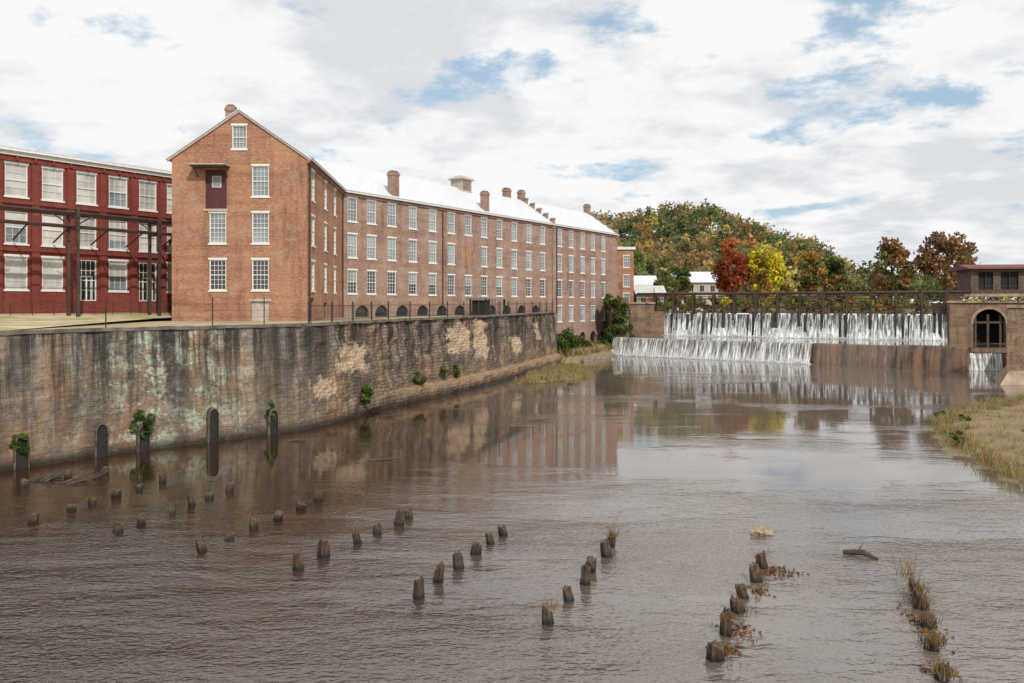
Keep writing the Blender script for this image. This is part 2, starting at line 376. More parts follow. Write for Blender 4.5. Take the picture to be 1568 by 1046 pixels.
# ================================================================== RED MILL (left)
red=empty('red_brick_factory')
FD=frame((-40.6-.566*26,62.2-.824*26),(-32.2+.566*14,74.4+.824*14))
oY=62.2-.824*26
wb=MB();bb=MB();tb=MB();ops=[]
cy=[63.15-2.28*k for k in range(9,0,-1)]+[63.15,65.45,67.75,70.05,72.35,74.6,76.9,79.2,81.5]
cu=[(y-oY)/.824 for y in cy]
rows=[(16.75,19.35),(12.95,15.55),(9.25,11.9)]
for i,u in enumerate(cu):
    for k,(z0,z1) in enumerate(rows):
        if k==2 and i in (11,13): ops.append((u-.85,u+.85,8.35,11.9)); continue
        addw(ops,u,z0,z1,1.7)
facade(bb,FD,0,FD.L,6,20.0,ops)
for i,u in enumerate(cu):
    for k,(z0,z1) in enumerate(rows):
        if k==2 and i in (11,13):
            window(wb,FD,u,8.35,11.9,1.7,4,4,1,False); wb.fbox(FD,u-.5,u-.44,-.12,-.02,8.45,10.4,0); wb.fbox(FD,u-.05,u+.05,-.12,-.02,8.45,10.4,0);wb.fbox(FD,u+.44,u+.5,-.12,-.02,8.45,10.4,0)
            wb.fbox(FD,u-.5,u+.5,-.12,-.02,10.4,10.5,0); bb.fbox(FD,u-1.1,u+1.1,.001,.9,6.6,8.2,0); continue
        bl=(i<12 and k!=1) or i%3
        window(wb,FD,u,z0,z1,1.7,3,4,3 if bl else 2,True,True,.012)
    um=u+1.4
    bb.fbox(FD,um-.3,um+.3,.001,.16,6,19.5,0)
for z in (12.35,16.15): bb.fbox(FD,0,FD.L,.161,.22,z,z+.22,0)
tb.fbox(FD,0,FD.L,.001,.35,20.0,20.3,0); tb.fbox(FD,0,FD.L,-.3,.6,20.3,20.5,0); tb.fbox(FD,0,FD.L,.001,.18,19.55,19.99,1)
for u in np.arange(.5,FD.L,1.4): tb.fbox(FD,u-.08,u+.08,.19,.33,19.6,19.99,1)
bb.face([FD(FD.L,0,6),FD(FD.L,-16,6),FD(FD.L,-16,20.3),FD(FD.L,0,20.3)]); bb.face([FD(0,0,6),FD(0,0,20.3),FD(0,-16,20.3),FD(0,-16,6)]); bb.face([FD(0,-16,6),FD(0,-16,20.3),FD(FD.L,-16,20.3),FD(FD.L,-16,6)])
bb.build('walls',[M_red],red); wb.build('windows',WM,red); tb.build('cornice',[M_white,M_red],red)
rb=MB(); rb.hexa([FD(0,.62,20.5),FD(FD.L,.62,20.5),FD(FD.L,-8,20.5),FD(0,-8,20.5),FD(0,.62,20.6),FD(FD.L,.62,20.6),FD(FD.L,-8,21.3),FD(0,-8,21.3)]); rb.hexa([FD(0,-8,20.5),FD(FD.L,-8,20.5),FD(FD.L,-16.4,20.5),FD(0,-16.4,20.5),FD(0,-8,21.3),FD(FD.L,-8,21.3),FD(FD.L,-16.4,20.6),FD(0,-16.4,20.6)])
rb.build('roof',[M_roof],red)
pt=MB()
for dz,r in ((15.3,.19),(14.25,.12)):
    pt.tube(FD(0,4,dz),FD(FD.L-5,4,dz),r,r,8); pt.tube(FD(0,5.0,dz),FD(FD.L-5,5.0,dz),r*.6,r*.6,6)
for u in np.arange(1.8,FD.L-4,6.9):
    for d in (3.7,5.2): pt.fbox(FD,u-.11,u+.11,d-.1,d+.1,6.4,15.6,0)
    pt.fbox(FD,u-.1,u+.1,3.5,5.4,14.9,15.05,0); pt.fbox(FD,u-.1,u+.1,3.5,5.4,13.95,14.1,0)
    pt.tube(FD(u,4.4,14.2),FD(u+1.6,4.4,15.2),.05,.05,5); pt.tube(FD(u,4.4,14.2),FD(u-1.6,4.4,15.2),.05,.05,5)
pt.tube(FD(FD.L-16,4,15.3),FD(FD.L-14.5,.3,13.8),.12,.12,6)
for u in np.arange(20,FD.L-6,3.1): pt.tube(FD(u,4.2,14.3),FD(u+.6,.2,13.2),.07,.07,5)
pt.build('overhead_pipe_trestle',[M_rust])

# ================================================================== GROUND
wallpts=[(-62,-10),(-44,13),(-33,27),(-24.8,37.9),(-21.7,42.1),(-17.5,46.2),(-12.9,51),(-9.6,63),(-3,79),(1.9,95),(6.0,109),(6.4,120.5)]
gm_=NT('ground_soil_grass'); v=gm_.coord('Object'); n1=gm_.noise(v,.12,6,.6); n2=gm_.noise(v,1.5,5,.7)
c=gm_.mix(gm_.rng(n1,.42,.58),(.50,.39,.26),(.26,.25,.11)); c=gm_.mix(gm_.rng(n2,.3,.7,0,.5),c,(.2,.17,.09)); gm_.color(c); gm_.bump(n2,.5,.05)
M_ground=gm_.mat
mb=MB()
poly=[(-3000,-300),(-250,-300)]+[(x-.35,y+.1) for x,y in wallpts]+[(18.6,138),(19,137.4),(24.5,137),(64,116),(84,113),(61,96.5),(60.5,82),(90,62),(3000,40),(3000,3500),(-3000,3500)]
tri=tessellate_polygon([[Vector((*p,0)) for p in poly]])
for t in tri:
    pts=[(*poly[i],6.65) for i in t]
    if (Vector(pts[1])-Vector(pts[0])).cross(Vector(pts[2])-Vector(pts[0])).z<0: pts=pts[::-1]
    mb.face(pts)
mb.face([(-3000,-300,-2.5),(3000,-300,-2.5),(3000,200,-2.5),(-3000,200,-2.5)])
mb.build('ground',[M_ground])
lm=NT('lawn_grass'); v=lm.coord('Object'); n1=lm.noise(v,.22,6,.65); n2=lm.noise(v,6,4,.7)
c=lm.mix(lm.rng(n1,.45,.58),(.33,.32,.12),(.62,.49,.35)); c=lm.mix(lm.rng(n2,.3,.7,0,.3),c,(.2,.18,.08)); lm.color(c); lm.bump(n2,.6,.05)
mb=MB(); 
mb.face([(-33,30,6.66),(-26,39,6.66),(-29.2,64,6.9),FD(FD.L,.0,7.3),FD(0,0,7.3)])
mb.build('lawn',[lm.mat])
# ================================================================== RETAINING WALL
wm=NT('old_retaining_wall_stone'); uv=wm.coord('UV')
geo=wm.n('ShaderNodeNewGeometry'); sp=wm.n('ShaderNodeSeparateXYZ'); wm.l(geo.outputs['Position'],sp.inputs[0]); X,Y,Z=sp.outputs
bt=wm.n('ShaderNodeTexBrick'); bt.inputs['Scale'].default_value=1; bt.inputs['Brick Width'].default_value=.62; bt.inputs['Row Height'].default_value=.27; bt.inputs['Mortar Size'].default_value=.03; bt.inputs['Mortar Smooth'].default_value=.8
bt.inputs['Color1'].default_value=(.32,.235,.17,1);bt.inputs['Color2'].default_value=(.16,.12,.09,1);bt.inputs['Mortar'].default_value=(.06,.05,.04,1)
dist=wm.n('ShaderNodeTexNoise'); dist.inputs['Scale'].default_value=.9; dist.inputs['Detail'].default_value=5; wm.l(uv,dist.inputs['Vector'])
vm=wm.n('ShaderNodeVectorMath',operation='MULTIPLY_ADD'); vm.inputs[1].default_value=(.9,.6,0); wm.l(dist.outputs['Color'],vm.inputs[0]); wm.l(uv,vm.inputs[2]); wm.l(vm.outputs[0],bt.inputs['Vector'])
nb=wm.noise(uv,.35,6,.65); ns=wm.noise(wm.coord('UV',(1.1,.07,1)),1,8,.72); ns2=wm.noise(wm.coord('UV',(.30,.05,1),(5,2,0)),1,6,.65); nf=wm.noise(uv,4,7,.75); npp=wm.noise(wm.coord('UV',(.35,.3,1)),.8,7,.65); nl=wm.noise(uv,.9,8,.78)
ns3=wm.noise(wm.coord('UV',(.7,.06,1),(15,8,0)),1,6,.7)
nm=wm.noise(wm.coord('UV',(.6,1.1,1)),1,8,.75)
plas=wm.mix(wm.rng(nm,.32,.68),(.12,.10,.085),(.43,.355,.28))
farm=wm.rng(Y,49,56)
c=wm.mix(wm.math('MAXIMUM',wm.math('MULTIPLY',wm.rng(nb,.5,.58),.35),wm.math('MULTIPLY',farm,.62)),plas,bt.outputs['Color'])
c=wm.mix(wm.rng(nf,.40,.58,.55,0.),c,wm.mix(.65,c,(.04,.034,.03)))
low=wm.rng(Z,4.8,0.,.0,.5); leftm=wm.rng(X,-21.5,-24.5,0,.45)
pm=wm.math('MULTIPLY',wm.rng(npp,.5,.6),wm.math('ADD',leftm,.5))
c=wm.mix(wm.math('MINIMUM',wm.math('ADD',pm,wm.math('MULTIPLY',low,wm.rng(nm,.4,.62))),.85),c,(.36,.205,.11))
c=wm.mix(wm.math('MULTIPLY',wm.rng(ns3,.54,.62),.55),c,(.40,.27,.15))
Yn=wm.math('ADD',Y,wm.math('MULTIPLY',wm.math('SUBTRACT',nl,.5),7.)); Zn=wm.math('ADD',Z,wm.math('MULTIPLY',wm.math('SUBTRACT',nl,.5),-4.))
pf=None
for y0,y1,z0,z1 in ((71.8,76.2,3.4,6.1),(77.2,80.6,2.6,6.6),(53.6,58.6,3.1,5.3),(51.0,53.4,1.8,3.1),(88,92,2.2,4.4),(98,101,3.5,5.8)):
    q=wm.math('MULTIPLY',wm.math('MULTIPLY',wm.rng(Yn,y0,y0+.35),wm.rng(Yn,y1,y1-.35)),wm.math('MULTIPLY',wm.rng(Zn,z0,z0+.25),wm.rng(Zn,z1,z1-.25)))
    pf=q if pf is None else wm.math('MAXIMUM',pf,q)
lx=wm.math('MULTIPLY',wm.rng(X,-23.5,-20.5),wm.rng(X,-15.0,-18.5)); lm_=wm.math('MULTIPLY',wm.rng(nl,.5,.55),wm.math('ADD',wm.math('MULTIPLY',lx,.9),.06))
c=wm.mix(lm_,c,wm.mix(wm.rng(nf,.35,.65),(.22,.30,.18),(.70,.70,.58)))
top=wm.rng(Z,0.3,6.0,.3,1.)
st=wm.math('MULTIPLY',wm.rng(ns,.45,.55),wm.math('MULTIPLY',top,.88)); c=wm.mix(st,c,(.028,.025,.023))
st2=wm.math('MULTIPLY',wm.rng(ns2,.48,.55),wm.math('MULTIPLY',top,.72)); c=wm.mix(st2,c,(.05,.045,.04))
c=wm.mix(wm.math('MULTIPLY',pf,wm.rng(nf,.36,.52,.25,.9)),c,(.58,.43,.29))
ledge=wm.math('MULTIPLY',wm.rng(Y,60,66),wm.math('MULTIPLY',wm.rng(Z,1.5,1.2),wm.rng(Z,.55,.8))); c=wm.mix(wm.math('MULTIPLY',ledge,.6),c,(.36,.23,.14))
c=wm.mix(wm.rng(Z,.7,.15,0,.9),c,(.03,.023,.017))
wm.color(c); wm.b.inputs['Roughness'].default_value=.9; wm.b.inputs['Specular IOR Level'].default_value=.2
wm.bump(wm.math('ADD',wm.math('MULTIPLY',bt.outputs['Fac'],wm.math('ADD',wm.math('MULTIPLY',farm,.6),.2)),wm.math('ADD',wm.math('MULTIPLY',nf,-1.2),wm.math('MULTIPLY',nm,-1.3))),.9,-.11)
M_wall=wm.mat
rw=empty('stone_retaining_wall')
def resample(pts,step):
    out=[];s=0
    for a,b in zip(pts[:-1],pts[1:]):
        a=Vector(a);b=Vector(b);L=(b-a).length;n=max(1,int(L/step))
        for i in range(n): out.append((a.lerp(b,i/n),s+L*i/n))
        s+=L
    out.append((Vector(pts[-1]),s)); return out
def smooth(pts):
    o=[pts[0]]
    for a,b in zip(pts[:-1],pts[1:]):
        a=Vector(a);b=Vector(b); o+= [tuple(a.lerp(b,.2)),tuple(a.lerp(b,.8))]
    o.append(pts[-1]); return o
rs=resample(smooth(wallpts[:-1])+[wallpts[-1]],.35)
ztop=lambda y: 6.72+.32*max(0,min(1,(y-38)/70))
mb=MB(); nz=26; grid=[]
for i,(p,s) in enumerate(rs):
    q=rs[min(i+1,len(rs)-1)][0]-rs[max(i-1,0)][0]; q.normalize(); n=Vector((q.y,-q.x))
    col=[]
    zt=ztop(p.y)
    rough=.06+.13*max(0,min(1,(p.y-49)/8))
    for k in range(nz+1):
        z=-1.2+(zt+1.2)*k/nz
        o=(zt-z)*.05+rough*mnoise.fractal(Vector((s*.7,z*.9,3.1)),.8,2.1,4)*1.6
        if p.y>60 and z<1.25: o+=.6*min(1,(p.y-60)/5)
        if p.y>54 and z>3.6+.5*mnoise.noise(Vector((s*.2,0,0))): o-=.12
        col.append((p.x+n.x*o,p.y+n.y*o,z))
    grid.append((col,s,p,n))
for i in range(len(grid)-1):
    a,sa,_,_=grid[i];b,sb,_,_=grid[i+1]
    for k in range(nz): mb.face([a[k],b[k],b[k+1],a[k+1]],0,[(sa,a[k][2]),(sb,b[k][2]),(sb,b[k+1][2]),(sa,a[k+1][2])])
mb.build('wall_face',[M_wall],rw)
mb=MB()
for i in range(len(grid)-1):
    P=[]
    for (c_,s,p,n) in (grid[i],grid[i+1]):
        j=.05*mnoise.fractal(Vector((s*.6,0,0)),.8,2,4)
        P.append([(p.x+n.x*(.1+j),p.y+n.y*(.1+j)),(p.x-n.x*.55,p.y-n.y*.55),ztop(p.y)+j*1.2])
    (a0,a1,za),(b0,b1,zb)=P
    mb.face([(*a0,za-.16),(*b0,zb-.16),(*b0,zb+.03),(*a0,za+.03)]); mb.face([(*a0,za+.03),(*b0,zb+.03),(*b1,zb+.03),(*a1,za+.03)]); mb.face([(*a1,za-.3),(*a1,za+.03),(*b1,zb+.03),(*b1,zb-.3)])
mb.build('wall_cap',[simple('wall_cap_concrete',(.13,.108,.088),.9,.6,1.2)],rw)
# arched niches at the foot of the wall: stone surround, hollow's shade painted near-black
M_but=simple('niche_shade_black',(.014,.012,.010),.8,.5,4); M_sur=simple('niche_surround_stone',(.085,.068,.052),.9,.7,4)
for (x,y,h) in ((-24.3,38.6,1.6),(-22.05,41.75,1.7),(-20.55,43.3,1.4),(-17.75,45.95,1.95),(-15.1,48.7,1.5)):
    mb=MB(); F=frame((x,y),(x+.7,y+.72))
    def arc(r,hh_): 
        n=8; return [(-r*1.1,-.6),(r*1.1,-.6),(r,hh_-r*1.5)]+[(r*math.cos(math.pi*i/n),hh_-r*1.5+r*1.5*math.sin(math.pi*i/n)) for i in range(1,n)]+[(-r,hh_-r*1.5)]
    inn=arc(.25,h); outr=[(u+.035*mnoise.noise(Vector((u*5,z*2,x))),z) for u,z in arc(.32,h+.09)]; n=len(inn)
    mb.face([F(u,.53,z) for u,z in inn],1)
    for i in range(n):
        j=(i+1)%n; a,b,c_,d=inn[i],inn[j],outr[j],outr[i]
        mb.face([F(a[0],.62,a[1]),F(b[0],.62,b[1]),F(c_[0],.56,c_[1]),F(d[0],.56,d[1])],0)
        mb.face([F(a[0],.62,a[1]),F(b[0],.62,b[1]),F(b[0],.53,b[1]),F(a[0],.53,a[1])],1)
        mb.face([F(d[0],.56,d[1]),F(c_[0],.56,c_[1]),F(c_[0],.0,c_[1]),F(d[0],.0,d[1])],0)
    mb.build('arched_wall_niche',[M_sur,M_but])

def alongpts(pts,step,z,inset):
    out=[]
    for (p,s) in resample(pts,step): out.append((p.x-inset[0],p.y+inset[1],z(p.y)))
    return out
fb=MB()
P=alongpts([(-33,27),(-24.8,37.9),(-21.7,42.1),(-17.5,46.2),(-12.9,51)],3.1,ztop,(.25,.25))
for p in P: fb.tube((p[0],p[1],p[2]-.1),(p[0],p[1],p[2]+1.7),.035,.035,6)
for a,b in zip(P[:-1],P[1:]):
    for h in (.5,.9,1.3): fb.tube((a[0],a[1],a[2]+h),(b[0],b[1],b[2]+h),.008,.008,4,0,False)
fb.build('wire_fence',[M_iron])
fb=MB()
P=alongpts([(-12.9,51),(-9.6,63),(-3,79),(1.9,95),(6.0,109)],3.0,ztop,(.35,.12))
for p in P: fb.box(p[0]-.05,p[0]+.05,p[1]-.05,p[1]+.05,p[2],p[2]+1.45)
for a,b in zip(P[:-1],P[1:]):
    for h in (.2,1.15): fb.tube((a[0],a[1],a[2]+h),(b[0],b[1],b[2]+h),.022,.022,4,0,False)
    for i in range(1,14):
        t=i/14; x=a[0]+(b[0]-a[0])*t;y=a[1]+(b[1]-a[1])*t;z=a[2]+(b[2]-a[2])*t
        fb.tube((x,y,z+.1),(x,y,z+1.25),.011,.011,4,0,False)
fb.build('iron_picket_fence',[M_iron])
fb=MB()
for i in range(22):
    a=FD(16+i*1.6,2.6,7.1); fb.tube(a,(a[0],a[1],8.3),.03,.03,5)
    if i<21:
        b=FD(16+(i+1)*1.6,2.6,7.1)
        for h in (.35,.7,1.1): fb.tube((a[0],a[1],7.1+h),(b[0],b[1],7.1+h),.012,.012,4,0,False)
fb.build('yard_fence',[M_iron])
sb=MB(); us=(101.5-84.7)/.823
for u in (us-2,us+2):
    for d in (3.2,5.6): sb.fbox(FC,u-.08,u+.08,d-.08,d+.08,6.6,8.7,0)
sb.fbox(FC,us-2.4,us+2.4,2.8,6.0,8.7,8.85,1); sb.fbox(FC,us-1.8,us+1.8,3.3,3.4,6.6,8.6,0)
for i in range(7): sb.fbox(FC,us-1.9+i*.6,us-1.86+i*.6,5.6,5.65,6.7,8.7,0)
sb.build('entry_shelter',[M_iron,simple('shelter_roof',(.2,.2,.2),.6)])

# ================================================================== WATER
def watermat(name,amp=1.):
    w=NT(name); v=w.coord('Object'); sp=w.n('ShaderNodeSeparateXYZ'); w.l(v,sp.inputs[0]); X,Y,Z=sp.outputs
    n1=w.noise(w.coord('Object',(1.0,2.0,1),rot=.25),2.4,2,.5); n2=w.noise(w.coord('Object',(.5,1.3,1),rot=-.15),.8,2,.5); n3=w.noise(w.coord('Object',(1.,1.5,1)),7.,2,.5)
    r1=w.math('SUBTRACT',1.,w.math('MULTIPLY',w.math('ABSOLUTE',w.math('SUBTRACT',n1,.5),0.),2.))
    patch=w.noise(w.coord('Object',(.055,.15,1),rot=.2),1,5,.6)
    fade=w.rng(Y,18,37,1.0,.03)
    a=w.math('ADD',w.math('MULTIPLY',w.rng(patch,.42,.58,.25,1.),fade),w.rng(patch,.54,.64,0.,.08))
    h=w.math('MULTIPLY',w.math('ADD',w.math('ADD',w.math('MULTIPLY',r1,.65),w.math('MULTIPLY',n2,1.3)),w.math('MULTIPLY',n3,.3)),a)
    w.bump(h,1.,.11*amp)
    mud_sky=w.noise(w.coord('Object',(.09,.05,1)),1,5,.6)
    f=w.math('MULTIPLY',w.rng(X,-9,8),w.rng(mud_sky,.3,.6,.6,1.))  # base lightens to the right: sky reflection painted in, with silt tone
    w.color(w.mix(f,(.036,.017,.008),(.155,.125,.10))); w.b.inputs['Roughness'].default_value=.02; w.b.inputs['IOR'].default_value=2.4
    w.b.inputs['Specular IOR Level'].default_value=.5
    return w.mat
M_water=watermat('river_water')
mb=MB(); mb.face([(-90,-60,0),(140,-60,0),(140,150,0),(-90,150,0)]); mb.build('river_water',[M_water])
M_pool=watermat('pool_water_mat',.6)
D0,D1=(24.5,136),(64,115); L0,L1=(17,126),(55,95)
mb=MB(); mb.face([(17,126.2,2.76),(55,95.2,2.76),(64.5,97,2.76),(66,118,2.76),(24.5,139,2.76),(18,134,2.76)]); mb.build('dam_pool_water',[M_pool])
mb=MB(); mb.face([(23.5,137,6.72),(64,116,6.72),(92,135,6.72),(120,190,6.72),(60,205,6.72),(30,160,6.72)]); mb.build('reservoir_water',[M_pool])
def fallmat(name,a0,a1,base,zr,su=6.5,wh=(.78,.80,.81)):
    w=NT(name); s=w.noise(w.coord('UV',(su,.35,1)),1,5,.75); s2=w.noise(w.coord('UV',(1.3,.25,1),(4,1,0)),1,4,.65)
    geo=w.n('ShaderNodeNewGeometry'); sp=w.n('ShaderNodeSeparateXYZ'); w.l(geo.outputs['Position'],sp.inputs[0]); zt=w.rng(sp.outputs[2],zr[0],zr[1],0,1)
    white=w.math('ADD',w.rng(s,.42,.62),w.math('MULTIPLY',zt,.45)); white=w.math('MINIMUM',white,1.)
    w.color(w.mix(white,base,wh)); w.b.inputs['Roughness'].default_value=.35
    al=w.math('MULTIPLY',w.rng(s,a0,a1,.08,1.),w.rng(s2,.36,.54,.3,1.)); al=w.math('MINIMUM',w.math('ADD',al,w.math('MULTIPLY',zt,.3)),1.)
    w.l(al,w.b.inputs['Alpha']); return w.mat
M_fall=fallmat('falling_white_water',.40,.56,(.15,.17,.14),(2.5,.2))
M_fall2=fallmat('thin_white_water',.42,.57,(.24,.25,.23),(5.6,2.9))
dm=NT('stained_dam_concrete'); uv=dm.coord('UV'); a=dm.noise(dm.coord('UV',(1.0,.10,1)),1,8,.75); b=dm.noise(uv,.25,6,.65)
c=dm.mix(dm.rng(a,.43,.56),(.03,.022,.017),(.22,.11,.06)); c=dm.mix(dm.rng(b,.48,.6,0,.6),c,(.12,.09,.065)); dm.color(c); dm.b.inputs['Roughness'].default_value=.5; dm.bump(a,.5,.08)
M_dam=dm.mat
FL=frame(L0,L1); FU=frame(D0,D1)
dam=empty('lower_dam'); mb=MB()
def profile(mb,F,u0,u1,prof,mat=0):
    for a,b in zip(prof[:-1],prof[1:]): mb.face([F(u0,a[0],a[1]),F(u1,a[0],a[1]),F(u1,b[0],b[1]),F(u0,b[0],b[1])],mat)
    for u in (u0,u1): mb.face([F(u,p[0],p[1]) for p in prof]+[F(u,-2,-1)],mat)
profile(mb,FL,-1,31,[(1.1,-1),(.5,1.2),(.15,2.4),(0,2.7),(-1.2,2.7)])
profile(mb,FL,31.01,41.5,[(1.1,-1),(.6,1.2),(.2,2.6),(.05,2.80),(-.9,2.80),(-1.,2.7)])
profile(mb,FL,41.51,49.3,[(1.6,-1),(1.0,1.2),(.4,2.7),(.2,2.92),(-1.2,2.92),(-1.3,2.7)])
mb.build('dam_body',[M_dam],dam)
mb=MB()
def sheet(mb,F,u0,u1,prof,du=.5,jit=.08,seed=0,spread=0.):
    n=max(1,int((u1-u0)/du)); um=(u0+u1)/2; K=len(prof)-1
    def pt(u,k,p): 
        j=jit*mnoise.fractal(Vector((u*1.3,k*.3+seed,1.7)),.7,2,3)*(1 if k>0 else .2)
        return F(um+(u-um)*(1+spread*(k/K)),p[0]+j,p[1]+(j*.6 if 0<k<K else 0))
    for i in range(n):
        ua=u0+(u1-u0)*i/n;ub=u0+(u1-u0)*(i+1)/n
        for k in range(K):
            a,b=prof[k],prof[k+1]
            mb.face([pt(ua,k,a),pt(ub,k,a),pt(ub,k+1,b),pt(ua,k+1,b)],0,[(ua+seed,a[1]),(ub+seed,a[1]),(ub+seed,b[1]),(ua+seed,b[1])])
sheet(mb,FL,-.6,30.8,[(-.8,2.79),(.1,2.82),(.4,2.5),(.62,1.9),(.9,1.2),(1.15,.6),(1.35,.02),(1.9,.03)],.35,.10)
mb.build('waterfall_sheet',[M_fall],dam,True)
mb=MB(); sheet(mb,FL,31.5,41.3,[(-.3,2.83),(.12,2.85),(.4,2.3),(.75,1.2),(1.1,.02)],.35,.05,7); mb.build('thin_overflow',[fallmat('seeping_water',.60,.70,(.3,.3,.28),(-9,-10))],dam,True)
fm=NT('foam'); f1=fm.noise(fm.coord('Object',(1,1,1)),1.6,6,.75); fm.color((.7,.7,.68)); fm.l(fm.rng(f1,.47,.62,0,.75),fm.b.inputs['Alpha'])
mb=MB(); mb.face([FL(-.5,1.2,.012),FL(-.5,3.6,.012),FL(31.5,3.6,.012),FL(31.5,1.2,.012)][::-1])
mb.face([FU(0,1.0,2.775),FU(0,2.8,2.775),FU(44,2.8,2.775),FU(44,1.0,2.775)][::-1]); mb.build('river_foam',[fm.mat])
def spray(F,L,d,z,amp,n):
    p=[];
    for _ in range(n):
        u=random.uniform(.2,L); q=mnoise.noise(Vector((u*.9,z,2)))+.5
        p.append(F(u,d+random.gauss(0,.18),z+abs(random.gauss(0,amp))*q))
    return p
P=np.array(spray(FL,31,1.4,.02,.28,3000)+spray(FU,44,1.3,2.78,.3,3500)); mesh_quads('waterfall_spray',leaves(P,rng.uniform(.03,.09,len(P))),np.full((len(P),3),.72))
ud=empty('upper_dam'); mb=MB(); Lu=FU.L
profile(mb,FU,-.5,Lu+.3,[(.9,2),(.5,4),(.1,6.2),(0,6.45),(-1.5,6.45)],2)
nb_=13; bay=Lu/nb_
for i in range(nb_):
    u=i*bay+.15
    while u<(i+1)*bay-.2:
        w_=random.uniform(.25,.6); 
        if random.random()<.7: mb.fbox(FU,u,min(u+w_,(i+1)*bay),-.12,-.04,6.45,random.uniform(6.75,7.45),1)
        u+=w_+.02
mb.build('dam_body',[M_dam,M_wood,simple('wet_dark_dam_rock',(.035,.03,.025),.5,.6,1.)],ud)
mb=MB(); k=0
for i in range(nb_):
    u=i*bay+.25
    while u<(i+1)*bay-.35:
        w_=random.uniform(.25,.7); k+=3.3; out=random.uniform(.4,1.0); zt=random.uniform(6.48,6.7)
        sheet(mb,FU,u,min(u+w_,(i+1)*bay-.05),[(-.15,zt),(.12,zt),(.30,6.2),(.3+out*.4,5.4),(.35+out*.7,4.4),(.4+out,3.4),(.45+out*1.1,2.76)],.2,.16,k,random.uniform(.5,1.1))
        u+=w_+random.choice([.14,.28,.42,.6])
for q in range(16):
    u=random.uniform(.5,Lu-2.5); sheet(mb,FU,u,u+random.uniform(.8,2.2),[(.62,random.uniform(3.6,4.6)),(.95,3.4),(1.35,2.76)],.25,.3,99+q,.5)
mb.build('waterfall_streams',[M_fall2],ud,True)
mb=MB()
for i in range(nb_+1):
    u=min(max(i*bay,.1),Lu-.1)
    mb.fbox(FU,u-.2,u+.2,-.4,-.02,6.2,10.1,0); mb.fbox(FU,u-.13,u+.13,-1.55,-1.3,6.4,9.9,0)
    mb.tube(FU(u,-.2,9.0),FU(u,.55,5.6),.14,.14,6); mb.fbox(FU,u-.1,u+.1,-1.5,-.1,8.75,8.95,0)
    mb.tube(FU(u,-.3,9.7),FU(min(u+bay*.5,Lu),-.3,8.0),.06,.06,5)
    if i%2==0: mb.tube(FU(u,-.2,10.),FU(u,-.2,10.9),.06,.06,5)
mb.tube(FU(-3,-.25,9.9),FU(Lu+3,-.25,9.9),.22,.22,8); mb.tube(FU(-3,-1.4,9.9),FU(Lu+3,-1.4,9.9),.1,.1,6)
mb.fbox(FU,-3,Lu+2,-1.55,-.42,8.9,9.1,1); mb.fbox(FU,0,Lu,-.32,-.14,7.5,7.8,0)
mb.tube(FU(-3,-.25,9.4),FU(Lu+3,-.25,9.4),.06,.06,5)
mb.build('dam_gate_walkway',[M_rust,M_wood],ud)

# ================================================================== ABUTMENTS (left)
mb=MB(); mb.box(19.2,23.8,131.2,138.5,-1,8.2); mb.box(19.0,24.0,131.0,138.7,8.2,8.45,1); mb.box(16.2,19.19,128.6,136.0,-1,9.2)
mb.box(23.81,26,133.8,138.3,-1,6.9); mb.build('stone_abutment',[M_stone,M_conc])
P=[];C=[]
for (x,y,z,r,h) in ((17.3,128.4,7.3,1.5,2.2),(17.8,128.3,4.6,1.7,2.2),(16.2,128.9,2.6,1.5,1.6),(19.3,130.9,3.2,1.4,2.4),(16.,129.2,8.2,1.0,1.8),(18.9,130.2,6.2,1.0,2.0)):
    p,c=crown_pts(x,y,z,r,h,16,70,GREEN+[(.1,.13,.03)],.4); P.append(p);C.append(c)
P=np.concatenate(P);C=np.concatenate(C); mesh_quads('ivy_vines',leaves(P,rng.uniform(.6,1.2,len(P))*.16),C)
mb=MB(); FR=frame((63.8,114.8),(86,111.5)); ac=5.7
facade(mb,FR,0,FR.L,-1,8.3,[(ac-2.2,ac+2.2,2.4,7.4)],0,.8)
arch_fill(mb,FR,ac,2.2,5.2,0,10)
mb.face([FR(0,0,8.3),FR(FR.L,0,8.3),FR(FR.L,-6,8.3),FR(0,-6,8.3)],1); mb.face([FR(0,0,-1),FR(0,0,8.3),FR(0,-6,8.3),FR(0,-6,-1)],0)
mb.fbox(FR,-.1,2.2,.001,1.0,-1,8.0,0); mb.fbox(FR,-.2,FR.L,-.4,.25,8.3,8.6,1)
mb.face([FR(ac-2.2,-3,2),FR(ac+2.2,-3,2),FR(ac+2.2,-3,7.4),FR(ac-2.2,-3,7.4)],2)
for u in (ac-2.2,ac+2.2): mb.face([FR(u,-.8,2),FR(u,-3,2),FR(u,-3,7.4),FR(u,-.8,7.4)],2)
mb.face([FR(ac-2.2,-.8,7.4),FR(ac+2.2,-.8,7.4),FR(ac+2.2,-3,7.4),FR(ac-2.2,-3,7.4)],2)
for u in (ac-1.7,ac,ac+1.7): mb.fbox(FR,u-.15,u+.15,-.7,-.5,2.4,6.6,3)
mb.fbox(FR,ac-2.2,ac+2.2,-.72,-.48,5.3,5.6,3)
n=12
for i in range(n):
    t0=math.pi*i/n;t1=math.pi*(i+1)/n; f=lambda r,t:(ac+r*math.cos(t),5.2+r*math.sin(t))
    a,b,c,d=f(2.2,t0),f(2.2,t1),f(2.6,t1),f(2.6,t0)
    mb.face([FR(a[0],.03,a[1]),FR(d[0],.03,d[1]),FR(c[0],.03,c[1]),FR(b[0],.03,b[1])],1)
mb.build('arched_stone_abutment',[M_stone,M_conc,M_black,M_wood])
gh=empty('gatehouse'); mb=MB()
mb.fbox(FR,2.0,22,-6,.8,9.2,9.6,0)
